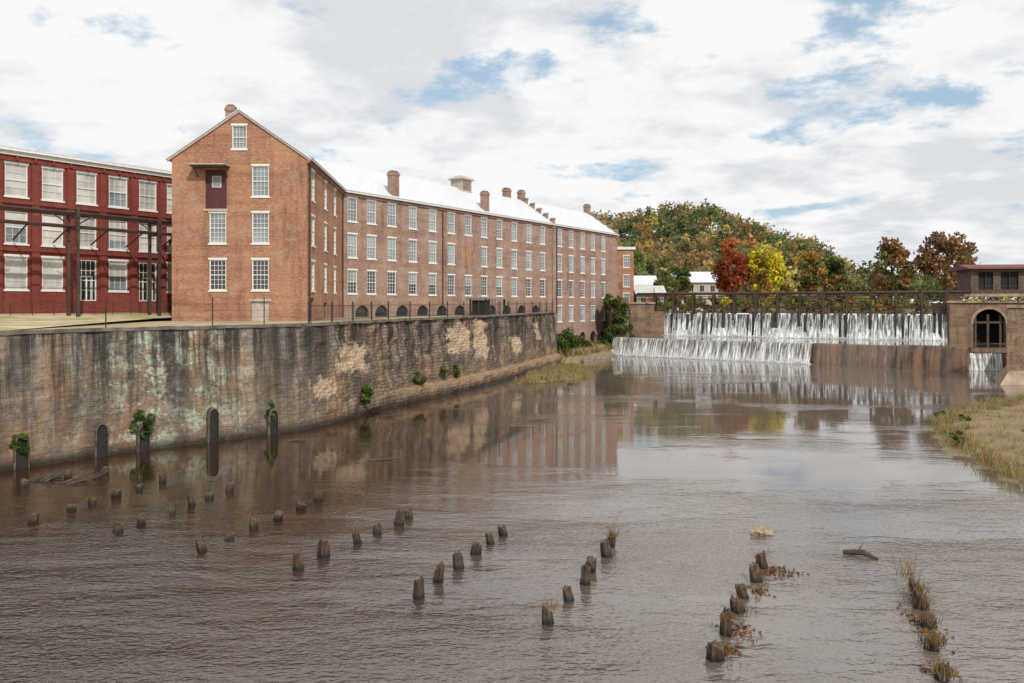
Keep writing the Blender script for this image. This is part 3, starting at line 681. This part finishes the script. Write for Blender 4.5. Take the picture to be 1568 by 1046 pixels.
for u in np.arange(2.4,22,2.4): mb.fbox(FR,u-.12,u+.12,.2,.45,8.6,9.2,0)
mb.build('deck',[M_conc],gh); mb=MB()
facade(mb,FR,3.2,20,9.6,13.2,[(4.2,6.2,10.2,12.8),(7.2,9.6,10.2,12.8),(10.6,12.6,9.6,12.4),(13.6,16,10.2,12.8)],0,.2)
mb.face([FR(3.2,0,9.6),FR(3.2,0,13.2),FR(3.2,-5,13.2),FR(3.2,-5,9.6)]); mb.face([FR(3.2,-5,9.6),FR(20,-5,9.6),FR(20,-5,13.2),FR(3.2,-5,13.2)])
mb.face([FR(3.4,-.22,9.6),FR(20,-.22,9.6),FR(20,-.22,13.1),FR(3.4,-.22,13.1)],1)
for u in (5.2,8.4,14.8): mb.fbox(FR,u-.05,u+.05,-.15,-.02,10.2,12.8,2)
for u in np.arange(2.3,21,2.): mb.tube(FR(u,.7,9.6),FR(u,.7,10.7),.04,.04,5,2)
mb.tube(FR(2.3,.7,10.7),FR(21,.7,10.7),.04,.04,5,2); mb.tube(FR(2.3,.7,10.2),FR(21,.7,10.2),.03,.03,5,2)
mb.build('walls',[simple('gatehouse_boards',(.11,.075,.055),.9,.4,2),M_black,M_rust],gh)
mb=MB(); mb.hexa([FR(2.4,1,13.2),FR(21,1,13.2),FR(21,-2.5,13.2),FR(2.4,-2.5,13.2),FR(2.4,1,13.4),FR(21,1,13.4),FR(21,-2.5,14.0),FR(2.4,-2.5,14.0)]); mb.hexa([FR(2.4,-2.5,13.2),FR(21,-2.5,13.2),FR(21,-6,13.2),FR(2.4,-6,13.2),FR(2.4,-2.5,14.0),FR(21,-2.5,14.0),FR(21,-6,13.4),FR(2.4,-6,13.4)])
mb.build('roof',[M_rustroof],gh)
mb=MB(); F=frame((55.3,96.2),(61.5,94.8)); profile(mb,F,0,F.L,[(.5,-1),(.2,1.5),(0,2.0),(-3,2.0)]); mb.box(61.8,64,89,97,-1,5.2); mb.build('side_spillway',[M_dam])
mb=MB(); sheet(mb,F,.2,4.2,[(-.8,2.05),(.1,2.08),(.4,1.5),(.6,.8),(.75,.02)],.3,.1); mb.build('side_waterfall',[M_fall],None,True)
mb=MB()
mb.hexa([(50.2,79.6,-1),(62,79.6,-1),(62,86.5,-1),(54.5,86.5,-1),(50.6,80,7.7),(62,80,7.7),(62,86,7.7),(54.6,86,7.7)]); mb.hexa([(50.4,79.8,7.7),(62.1,79.8,7.7),(62.1,86.2,7.7),(54.4,86.2,7.7),(50.4,79.8,8.0),(62.1,79.8,8.0),(62.1,86.2,8.0),(54.4,86.2,8.0)],1)
mb.hexa([(47.6,77.5,-1),(62,77.5,-1),(62,79.5,-1),(53,88,-1),(50.2,79.2,1.3),(61.9,79.2,1.3),(61.9,79.59,1.3),(54.2,86,1.3)],1)
mb.build('stone_pier',[M_stone,M_conc])

# ================================================================== background buildings
an=empty('brick_annex'); mb=MB(); F=frame((8,150),(23.3,150)); ops=[(u-.6,u+.6,z,z+2.2) for u in (11.3,13.9) for z in (15.2,11.5,8.)]
facade(mb,F,0,F.L,6,18.6,ops); mb.face([F(F.L,0,6),F(F.L,-12,6),F(F.L,-12,18.6),F(F.L,0,18.6)]); mb.fbox(F,-.2,F.L+.3,-12,.3,18.6,19.1,1); mb.build('walls',[M_brick,M_white],an)
mb=MB(); [window(mb,F,(o[0]+o[1])/2,o[2],o[3],1.2,3,4,2) for o in ops]; mb.build('windows',WM,an)
def house(name,x0,x1,y0,y1,z0,z1,zr,wm_,rm):
    e=empty(name); mb=MB(); mb.box(x0,x1,y0,y1,z0,z1); ym=(y0+y1)/2
    for x in (x0,x1): mb.face([(x,y0,z1),(x,y1,z1),(x,ym,zr)])
    n=int((x1-x0)/2.2)
    for i in range(n):
        x=x0+(i+.5)*(x1-x0)/n; mb.box(x-.45,x+.45,y0-.05,y0-.003,z1-2.2,z1-.8,1); mb.box(x-.04,x+.04,y0-.09,y0-.051,z1-2.2,z1-.8,0)
    mb.build('walls',[wm_,M_gd],e); mb=MB()
    mb.hexa([(x0-.4,y0-.5,z1-.1),(x1+.4,y0-.5,z1-.1),(x1+.4,ym,zr),(x0-.4,ym,zr),(x0-.4,y0-.5,z1+.1),(x1+.4,y0-.5,z1+.1),(x1+.4,ym,zr+.2),(x0-.4,ym,zr+.2)])
    mb.hexa([(x0-.4,ym,zr),(x1+.4,ym,zr),(x1+.4,y1+.5,z1-.1),(x0-.4,y1+.5,z1-.1),(x0-.4,ym,zr+.2),(x1+.4,ym,zr+.2),(x1+.4,y1+.5,z1+.1),(x0-.4,y1+.5,z1+.1)])
    mb.build('roof',[rm],e)
house('white_roof_house',39.5,50,190,198,6.65,13.5,16.0,simple('house_wall',(.4,.36,.3)),M_roof)
house('white_shed',25.5,31,168,174,6.65,12.2,14.2,M_white,M_roof)
house('storage_shed',24.2,29.5,152,157,6.65,10.2,11.6,simple('shed_wall',(.3,.28,.25)),simple('shed_roof',(.5,.5,.48)))

# ================================================================== HILL + FOREST
prof=[(-700,8),(-420,14),(-250,30),(-120,36),(0,36),(25,40),(40,41),(62,41),(80,46),(95,45),(108,41),(120,36),(132,31),(145,29),(152,25),(160,18),(168,12),(185,9),(230,7.5),(400,7.),(900,7)]
px_,pz_=zip(*prof)
def hillz(x,y):
    f=np.clip((y-215)/165,0,1); f=f*f*(3-2*f); g=np.clip((y-420)/200,0,1)
    xs=x*380/np.maximum(y,300)
    return 6.6+(np.interp(xs,px_,pz_)-6.6)*f*(1-g*.6)
mb=MB(); xs=list(range(-700,901,20)); ys=list(range(205,621,15))
for i in range(len(xs)-1):
    for j in range(len(ys)-1):
        mb.face([(x,y,float(hillz(x,y))) for x,y in ((xs[i],ys[j]),(xs[i+1],ys[j]),(xs[i+1],ys[j+1]),(xs[i],ys[j+1]))])
mb.build('hill',[simple('hill_floor',(.10,.095,.045),.95,.4,.1)])
P=[];C=[];S=[]
pal_all=[(.12,.145,.06),(.11,.15,.055),(.10,.13,.055),(.17,.17,.07),(.15,.16,.065),(.21,.19,.08),(.23,.19,.075),(.28,.19,.075),(.30,.16,.07),(.22,.125,.07),(.36,.29,.09),(.12,.145,.065),(.14,.155,.07),(.17,.155,.075),(.34,.22,.08),(.13,.15,.06)]
def addforest(x,y,h,r,n,ls):
    z=float(hillz(x,y)); base=np.array(random.choice(pal_all))*random.uniform(.85,1.4)
    m=6; q=unit(rng.normal(size=(m,3)))*rng.uniform(.3,.8,(m,1)); cc=np.array([x,y,z+h*.62])+q*np.array([r,r,h*.38])
    k=rng.integers(0,m,n); o=unit(rng.normal(size=(n,3)))*(rng.uniform(.2,1,(n,1))**.5)*np.array([r*.5,r*.5,h*.26])
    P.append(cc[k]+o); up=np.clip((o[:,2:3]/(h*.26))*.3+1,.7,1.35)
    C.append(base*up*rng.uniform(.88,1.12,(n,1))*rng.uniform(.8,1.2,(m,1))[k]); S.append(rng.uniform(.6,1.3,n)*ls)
for y in np.arange(225,400,9.):
    for x in np.arange(-.02*y,.56*y,6.5):
        xx=x+random.uniform(-3,3); yy=y+random.uniform(-4,4)
        if np.interp(xx*380/max(yy,300),px_,pz_)<8 and random.random()<.6: continue
        h=random.uniform(8,13); addforest(xx,yy,h,random.uniform(3.2,5.2),120,.57)
for y in np.arange(330,396,13.):
    for x in np.arange(-.75*y,-.02*y,9): addforest(x+random.uniform(-4,4),y,random.uniform(9,14),random.uniform(4,6),60,.9)
P=np.concatenate(P);C=np.concatenate(C);S=np.concatenate(S)
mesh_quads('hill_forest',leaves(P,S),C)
P=[];C=[];S=[]
for x in np.arange(150,520,8): addforest(x+random.uniform(-3,3),330+random.uniform(-20,20),random.uniform(8,12),5,120,.8)
for x in np.arange(-190,-70,6):
    n=110; z=6.65; h=27.5+random.uniform(-3,3); base=np.array(random.choice(OLIVE+GREEN)); o=unit(rng.normal(size=(n,3)))*(rng.uniform(.2,1,(n,1))**.5)*np.array([5,5,9])
    P.append(np.array([x,150+random.uniform(-6,6),z+h-9])+o); C.append(base*rng.uniform(.7,1.3,(n,1))); S.append(rng.uniform(.4,.8,n))
P=np.concatenate(P);C=np.concatenate(C);S=np.concatenate(S); mesh_quads('distant_trees',leaves(P,S),C)
G=6.65
tree('red_maple_tree',45.5,163,G,15.5,4.3,REDL,46,80,.3,.2)
tree('yellow_tree',52.5,162,G,14.4,4.3,YEL,48,85,.3,.15)
tree('yellow_tree',50.2,157,G,9,2.4,YEL+ORG,24,60,.26,.15)
tree('orange_tree',62.,164,G,13.,4.0,ORG+REDL[2:]+OLIVE,40,60,.3,.2)
tree('green_tree',69,168,G,12.2,3.3,GREEN+OLIVE,34,60,.3,.2)
tree('green_tree',36.5,170,G,10.5,4.0,GREEN+OLIVE,34,60,.28,.15)
tree('green_tree',31,160,G,8.5,3.2,OLIVE,30,50,.26,.15)
tree('olive_tree',57.,172,G,9.5,3.8,OLIVE+ORG,34,60,.28,.15)
tree('orange_tree',73.8,153,G,14.2,4.6,ORG+OLIVE+OLIVE+BRN,40,60,.3,.22)
tree('russet_tree',82.5,149,G,16.2,5.6,BRN+[(.2,.13,.055)],48,65,.3,.25)
tree('russet_tree',89.5,154,G,12,3.4,BRN,30,50,.3,.25)
tree('olive_tree',66.5,158,G,7.5,3.0,OLIVE+ORG,30,50,.26,.12)
tree('green_tree',26.5,180,G,15,5,OLIVE+GREEN,34,60,.34,.2)
P=[];C=[]
for x in np.arange(25,98,1.9):
    y=151-abs(x-60)*.08+random.uniform(-3,4)
    p,c=crown_pts(x,y,6.9+random.uniform(.8,1.7),1.9,random.uniform(1.3,2.4),9,45,random.choice([GREEN,OLIVE,OLIVE,YEL+OLIVE,ORG+OLIVE,OLIVE+BRN]),.42); P.append(p);C.append(c)
P=np.concatenate(P);C=np.concatenate(C)*1.3; mesh_quads('riverside_shrubs',leaves(P,rng.uniform(.6,1.3,len(P))*.22),C)

# ================================================================== BANKS
bm=NT('bank_soil'); v=bm.coord('Object'); n1=bm.noise(v,.5,6,.65); n2=bm.noise(v,5,5,.7)
c=bm.mix(bm.rng(n1,.42,.58),(.22,.145,.075),(.16,.14,.06)); c=bm.mix(bm.rng(n2,.3,.7,0,.6),c,(.31,.23,.12)); bm.color(c); bm.bump(n2,.7,.08); M_bank=bm.mat
def mound(name,poly,h,mat,nr=10,pw=.7):
    cx=sum(p[0] for p in poly)/len(poly);cy=sum(p[1] for p in poly)/len(poly)
    pts=[p for p,_ in resample(poly+[poly[0]],.5)][:-1]; rings=[]
    for k in range(nr+1):
        s=1.06*(1-k/nr); R_=[]
        for p in pts:
            jj=1+.10*mnoise.fractal(Vector((p.x*.4,p.y*.4,0)),.8,2,4)
            x=cx+(p.x-cx)*s*jj;y=cy+(p.y-cy)*s*jj
            t=max(0,1-s); z=-.15+h*min(1,t*3)**pw+ .12*mnoise.fractal(Vector((x*.6,y*.6,2)),.8,2,3)*min(1,t*4)
            R_.append((x,y,z))
        rings.append(R_)
    mb=MB(); n=len(pts)
    for k in range(nr):
        for i in range(n):
            j=(i+1)%n; mb.face([rings[k][i],rings[k][j],rings[k+1][j],rings[k+1][i]])
    return mb.build(name,[mat],None,True)
def inpoly(p,poly):
    r=False;j=len(poly)-1
    for i in range(len(poly)):
        if (poly[i][1]>p[1])!=(poly[j][1]>p[1]) and p[0]<(poly[j][0]-poly[i][0])*(p[1]-poly[i][1])/(poly[j][1]-poly[i][1])+poly[i][0]: r=not r
        j=i
    return r
def grass(name,poly,z,n,hmin,hmax,w,pal,clump=.45,nx=1e9):
    xs=[p[0] for p in poly];ys=[p[1] for p in poly];P=[];H=[];C=[]
    while len(P)<n:
        x=random.uniform(min(xs),min(max(xs),nx));y=random.uniform(min(ys),max(ys))
        if not inpoly((x,y),poly): continue
        q=mnoise.noise(Vector((x*.7,y*.7,5)))+.5
        if q<random.random()*clump*1.6: continue
        P.append((x,y,z-.05));H.append(random.uniform(hmin,hmax)*(.5+q)); C.append([a*random.uniform(.7,1.3) for a in pal[int(abs(mnoise.noise(Vector((x*.35,y*.35,9))))*14+random.random()*1.5)%len(pal)]])
    H=np.array(H); return mesh_quads(name,blades(np.array(P),H,np.full(n,w)*rng.uniform(.6,1.4,n)),np.array(C))
rb_=[(24.6,46),(23.2,40),(22.0,35.5),(21.5,29),(60,20),(72,62),(46,68),(38,63),(31,57),(27,51)]
mound('river_bank',rb_,.7,M_bank,14)
sh=[((x-45)*.985+45,(y-47)*.985+47) for x,y in rb_]
grass('bank_grass',sh,.25,36000,.15,.5,.03,STRAW+[(.24,.25,.08),(.36,.25,.13),(.38,.28,.14)],.5,46)
for i in range(22):
    x=random.uniform(23.2,34);y=random.uniform(36,60)
    if inpoly((x,y),sh): bush('bank_weeds',x,y,.25,.45,.55,GREEN+OLIVE,260,.06)
sp_=[(-.2,78.5),(4,80),(8.5,86),(9.8,93),(8.5,101),(6.3,104),(3.2,94)]
mound('grassy_spit',sp_,.35,M_bank,8)
grass('spit_grass',sp_,.12,5000,.2,.5,.05,STRAW+[(.26,.25,.1)])
lb=[(6.2,108),(9.5,110),(12.5,116),(15.5,123),(17,127.5),(17.5,136.5),(12,129),(6.,120.5)]
mound('mill_bank',lb,1.9,M_bank,8)
grass('mill_bank_grass',lb,1.0,2500,.4,1.1,.06,STRAW+OLIVE)
for x,y,z,r,h in ((8.2,114,.8,2.0,3.8),(10.2,116.5,1,1.6,2.6),(7.0,111.5,.5,1.3,3.2),(14.5,124.5,.6,1.2,1.8),(16.2,127.6,.3,1.3,4.5)):
    bush('green_bush',x,y,z,r,h,GREEN+[(.09,.13,.03)],1500,.15)
def rock(name,x,y,z,sx,sy,sz,mat):
    import bmesh
    bm_=bmesh.new(); bmesh.ops.create_icosphere(bm_,subdivisions=4,radius=1); o=random.uniform(0,99)
    for v in bm_.verts:
        k=1+.35*mnoise.fractal(v.co*1.3+Vector((o,0,0)),.8,2,4); v.co=Vector((v.co.x*sx*k,v.co.y*sy*k,max(v.co.z,-.4)*sz*k))
    me=bpy.data.meshes.new(name); bm_.to_mesh(me); bm_.free(); me.materials.append(mat); ob=link(bpy.data.objects.new(name,me)); ob.location=(x,y,z); ob.rotation_euler=(0,0,random.uniform(0,3)) ; return ob
M_rock=simple('river_rock',(.22,.17,.125),.85,.35,3)
for i in range(14): rock('shore_rock',10+i*.5+random.uniform(-.5,.5),109.5+i*1.2,.0,random.uniform(.3,.7),.5,random.uniform(.2,.45),M_rock)
rr=rock('flat_rock',8.75,27.4,.0,.40,.26,.24,simple('pale_rock',(.27,.21,.14),.85,.45,7)); rr.rotation_euler=(0,.1,.2)
rock('shore_rock',14,85,.0,.5,.3,.2,M_rock); rock('shore_rock',12.3,92,.0,.6,.3,.2,M_rock)
for x,y,r,h in ((-24.0,38.3,.45,1.1),(-20.3,43.0,.62,1.7),(-14.95,48.4,.35,1.4),(-10.6,57,.55,1.5),(-7.9,66,.7,1.3),(-6.2,70.2,.65,1.4),(-5.2,72.6,.5,1.3)):
    bush('wall_shrub',x,y,.7 if y<60 else 1.2,r,h,[(.09,.16,.03),(.06,.11,.025),(.12,.18,.04)] if y<60 else GREEN+OLIVE,900,.07)

# ================================================================== PILINGS
sm=NT('rotting_piling_wood'); v=sm.coord('Object',(6,6,1.)); n1=sm.noise(v,2,6,.7); geo=sm.n('ShaderNodeNewGeometry'); sp=sm.n('ShaderNodeSeparateXYZ'); sm.l(geo.outputs['Position'],sp.inputs[0])
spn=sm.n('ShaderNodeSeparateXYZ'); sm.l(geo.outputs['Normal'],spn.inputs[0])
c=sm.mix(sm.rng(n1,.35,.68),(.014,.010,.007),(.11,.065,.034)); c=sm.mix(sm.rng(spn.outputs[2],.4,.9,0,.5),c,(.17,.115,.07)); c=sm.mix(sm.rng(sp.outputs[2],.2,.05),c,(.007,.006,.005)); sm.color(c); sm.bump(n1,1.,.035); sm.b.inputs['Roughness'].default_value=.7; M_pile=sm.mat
def piling(x,y,h,r):
    mb=MB(); n=14; lx,ly=random.uniform(-.08,.08),random.uniform(-.08,.08); rings=[]
    sl_=random.uniform(-.25,.25);sa=random.uniform(0,6.28); jr=[random.uniform(.78,1.17) for _ in range(n)]; tj=[random.uniform(-.13,.13) for _ in range(n)]
    for k,f in enumerate((-.6,0,.35,.7,.93,1.)):
        R_=[]
        for i in range(n):
            a=2*math.pi*i/n; rr_=r*jr[i]*random.uniform(.95,1.05)*(1.12-.2*max(f,0))*(1 if k<5 else .82)
            z=f*h+(math.cos(a-sa)*sl_*h+tj[i]*h*1.3 if k>=4 else 0)
            R_.append((x+lx*f+math.cos(a)*rr_,y+ly*f+math.sin(a)*rr_,z))
        rings.append(R_)
    for A,B in zip(rings[:-1],rings[1:]):
        for i in range(n): mb.face([A[i],A[(i+1)%n],B[(i+1)%n],B[i]])
    cen=(x+lx,y+ly,h*.82)
    for i in range(n): mb.face([rings[-1][i],rings[-1][(i+1)%n],cen])
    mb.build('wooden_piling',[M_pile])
rows_=[((-17.7,28.8),(-15.7,35.4),(0,.26,.41,.6,.77,1)),((-13.8,27.6),(-12.2,33.7),(0,.16,.41,.6,.8,1)),((-10,25.5),(-7.9,32),(0,.18,.4,.57,.8,1)),
((-6.5,23.7),(-3.75,29.4),(0,.21,.46,.64,.84,1)),((-2.59,21.4),(-.29,27.2),(0,.22,.41,.65,.84,1)),((.95,19.7),(3.36,26),(0,.24,.44,.6,.83,1)),
((4.61,17.7),(7.6,23.9),(0,.21,.44,.6,.81,1)),((9.13,16.75),(11.4,22.2),(0,.27,.5,.72,.88))]
tP=[];tH=[];tC=[]
def tuft(x,y,z,n,h,r,pal):
    for _ in range(n):
        tP.append((x+random.gauss(0,r),y+random.gauss(0,r),z)); tH.append(h*random.uniform(.4,1.2)); tC.append([c*random.uniform(.5,1.1) for c in random.choice(pal)])
for ri,(a,b,fr) in enumerate(rows_):
    for f in fr:
        x=a[0]+(b[0]-a[0])*f+random.uniform(-.10,.10);y=a[1]+(b[1]-a[1])*f
        h=random.uniform(.32,.54) if ri>2 else random.uniform(.18,.40)
        if ri==7: h*=.8
        piling(x,y,h,random.uniform(.13,.18))
        if ri>=6 or random.random()<.25: tuft(x,y,h*.7,30,.22,.10,ORG+STRAW)
        if ri==7: tuft(x,y,.1,120,.32,.14,ORG+STRAW+[(.1,.05,.03),(.08,.045,.03)])
        if ri==6: tuft(x+.15,y-.1,.0,40,.15,.2,REDL+ORG)
for x,y in ((-20.5,36.2),(-19.4,37.3),(-21.5,34.5)): piling(x,y,.3,.14)
tuft(.95,19.7,.35,60,.4,.1,STRAW); tuft(3.36,26,.3,70,.45,.12,STRAW+OLIVE); tuft(11.3,22.3,.2,60,.9,.12,STRAW+ORG); tuft(-15.7,35.6,.2,60,.8,.12,STRAW+ORG)
tP=np.array(tP);mesh_quads('piling_weeds',blades(tP,np.array(tH),np.full(len(tP),.008),.4),np.array(tC))
lc=[];lcol=[]
for (cx_,cy_,n,rx_,ry_) in ((7.9,23.5,130,.55,.5),(5.6,19.4,60,.35,.5),(4.9,18.1,50,.35,.3),(10.2,19.3,70,.25,1.2),(9.3,17.,50,.3,.3),(6.9,21.9,50,.3,.4)):
    for _ in range(n): lc.append((random.gauss(cx_,rx_*.6),random.gauss(cy_,ry_*.6),random.uniform(.012,.03))); lcol.append([q*random.uniform(.4,1.) for q in random.choice(REDL+ORG+BRN)])
lc=np.array(lc); V=leaves(lc,np.full(len(lc),.05)); V[:,2]=np.clip(V[:,2],.008,.06); mesh_quads('floating_leaves',V,np.array(lcol))
mb=MB()
for i in range(18):
    x=-20.6+random.uniform(-1.4,1.4);y=35.3+random.uniform(-1.2,1.2);a=random.uniform(.2,1.2);L=random.uniform(.5,1.5)
    mb.tube((x,y,.02),(x+math.cos(a)*L,y+math.sin(a)*L,random.uniform(.1,.5)),.04,.012,6)
mb.build('driftwood_pile',[M_bark])
mb=MB(); mb.tube((10.7,25.3,.03),(11.15,24.9,.14),.07,.1,7); mb.tube((11.15,24.9,.14),(11.5,24.6,.02),.1,.03,7); mb.tube((11.0,25.0,.08),(11.3,25.3,.25),.04,.015,5); mb.build('driftwood_log',[M_bark])
mb=MB()
for x,y,L in ((-7.4,40.3,1.6),(1.1,54,1.6),(-13.2,46,1.0)): mb.tube((x,y,.0),(x+L,y+.2,.1),.08,.03,6); mb.tube((x+.3,y,.02),(x+.9,y+.5,.3),.03,.01,5)
mb.build('floating_branches',[M_bark])

# ================================================================== SKY / SUN / CAMERA
S=Vector((.38,-.78,.72)).normalized(); el=math.asin(S.z); azi=math.atan2(S.x,S.y)
w=bpy.data.worlds.new('World'); scene.world=w; w.use_nodes=True; t=w.node_tree; t.nodes.clear()
N=lambda k,**a:(lambda x:[setattr(x,p,q) for p,q in a.items()] and x or x)(t.nodes.new(k))
out=N('ShaderNodeOutputWorld');bg=N('ShaderNodeBackground');bg.inputs['Strength'].default_value=.1;t.links.new(bg.outputs[0],out.inputs[0])
sky=N('ShaderNodeTexSky');sky.sky_type='NISHITA';sky.sun_disc=False;sky.sun_elevation=el;sky.sun_rotation=azi;sky.dust_density=1.5
tc=N('ShaderNodeTexCoord');sep=N('ShaderNodeSeparateXYZ');t.links.new(tc.outputs['Generated'],sep.inputs[0])
def M(op,a,b=None):
    x=t.nodes.new('ShaderNodeMath');x.operation=op
    for i,q in enumerate((a,b)):
        if q is None: continue
        if isinstance(q,(int,float)): x.inputs[i].default_value=q
        else: t.links.new(q,x.inputs[i])
    return x.outputs[0]
zz=M('ADD',M('MAXIMUM',sep.outputs[2],0.),.2)
cx=M('DIVIDE',sep.outputs[0],zz);cyy=M('DIVIDE',sep.outputs[1],zz)
cmb=N('ShaderNodeCombineXYZ');t.links.new(cx,cmb.inputs[0]);t.links.new(cyy,cmb.inputs[1]);cmb.inputs[2].default_value=3.7
def noi(sc,det,ro,ox=0,oy=0,dis=0):
    x=t.nodes.new('ShaderNodeTexNoise');x.inputs['Scale'].default_value=sc;x.inputs['Detail'].default_value=det;x.inputs['Roughness'].default_value=ro;x.inputs['Distortion'].default_value=dis
    mp=t.nodes.new('ShaderNodeMapping');mp.inputs['Location'].default_value=(ox,oy,0);t.links.new(cmb.outputs[0],mp.inputs[0]);t.links.new(mp.outputs[0],x.inputs['Vector']);return x.outputs['Fac']
def MR(v,a,b,c=0.,d=1.):
    x=t.nodes.new('ShaderNodeMapRange');x.interpolation_type='SMOOTHSTEP'
    for i,q in enumerate((a,b,c,d)): x.inputs[i+1].default_value=q
    t.links.new(v,x.inputs[0]);return x.outputs[0]
def MX(f,a,b):
    x=t.nodes.new('ShaderNodeMix');x.data_type='RGBA'
    if isinstance(f,(int,float)): x.inputs[0].default_value=f
    else: t.links.new(f,x.inputs[0])
    for i,q in ((6,a),(7,b)):
        if isinstance(q,tuple): x.inputs[i].default_value=(*q,1)
        else: t.links.new(q,x.inputs[i])
    return x.outputs[2]
mask=MR(noi(1.9,10,.62,2.05,.91,.15),.355,.455)
shade=MR(noi(2.3,8,.6,5.1,3.6,.15),.38,.57)
cloud=MX(shade,(7.2,7.4,7.75),(9.6,9.6,9.6))
col=MX(mask,MX(.5,sky.outputs[0],(5.8,7.9,9.6)),cloud)
t.links.new(col,bg.inputs['Color'])
sd=bpy.data.lights.new('sun','SUN');sd.energy=3.1;sd.angle=math.radians(1.0);sd.color=(1,.95,.87);so=link(bpy.data.objects.new('sun',sd));so.rotation_euler=(-S).to_track_quat('-Z','Y').to_euler()
cd=bpy.data.cameras.new('camera');cd.lens=1200/1568*36;cd.sensor_width=36;cd.shift_y=-56/1568;cd.clip_end=6000;cd.clip_start=.1
co=link(bpy.data.objects.new('camera',cd));co.location=(0,0,8);co.rotation_euler=(math.radians(90),0,0);scene.camera=co
scene.view_settings.view_transform='Standard';scene.view_settings.look='None';scene.view_settings.exposure=0
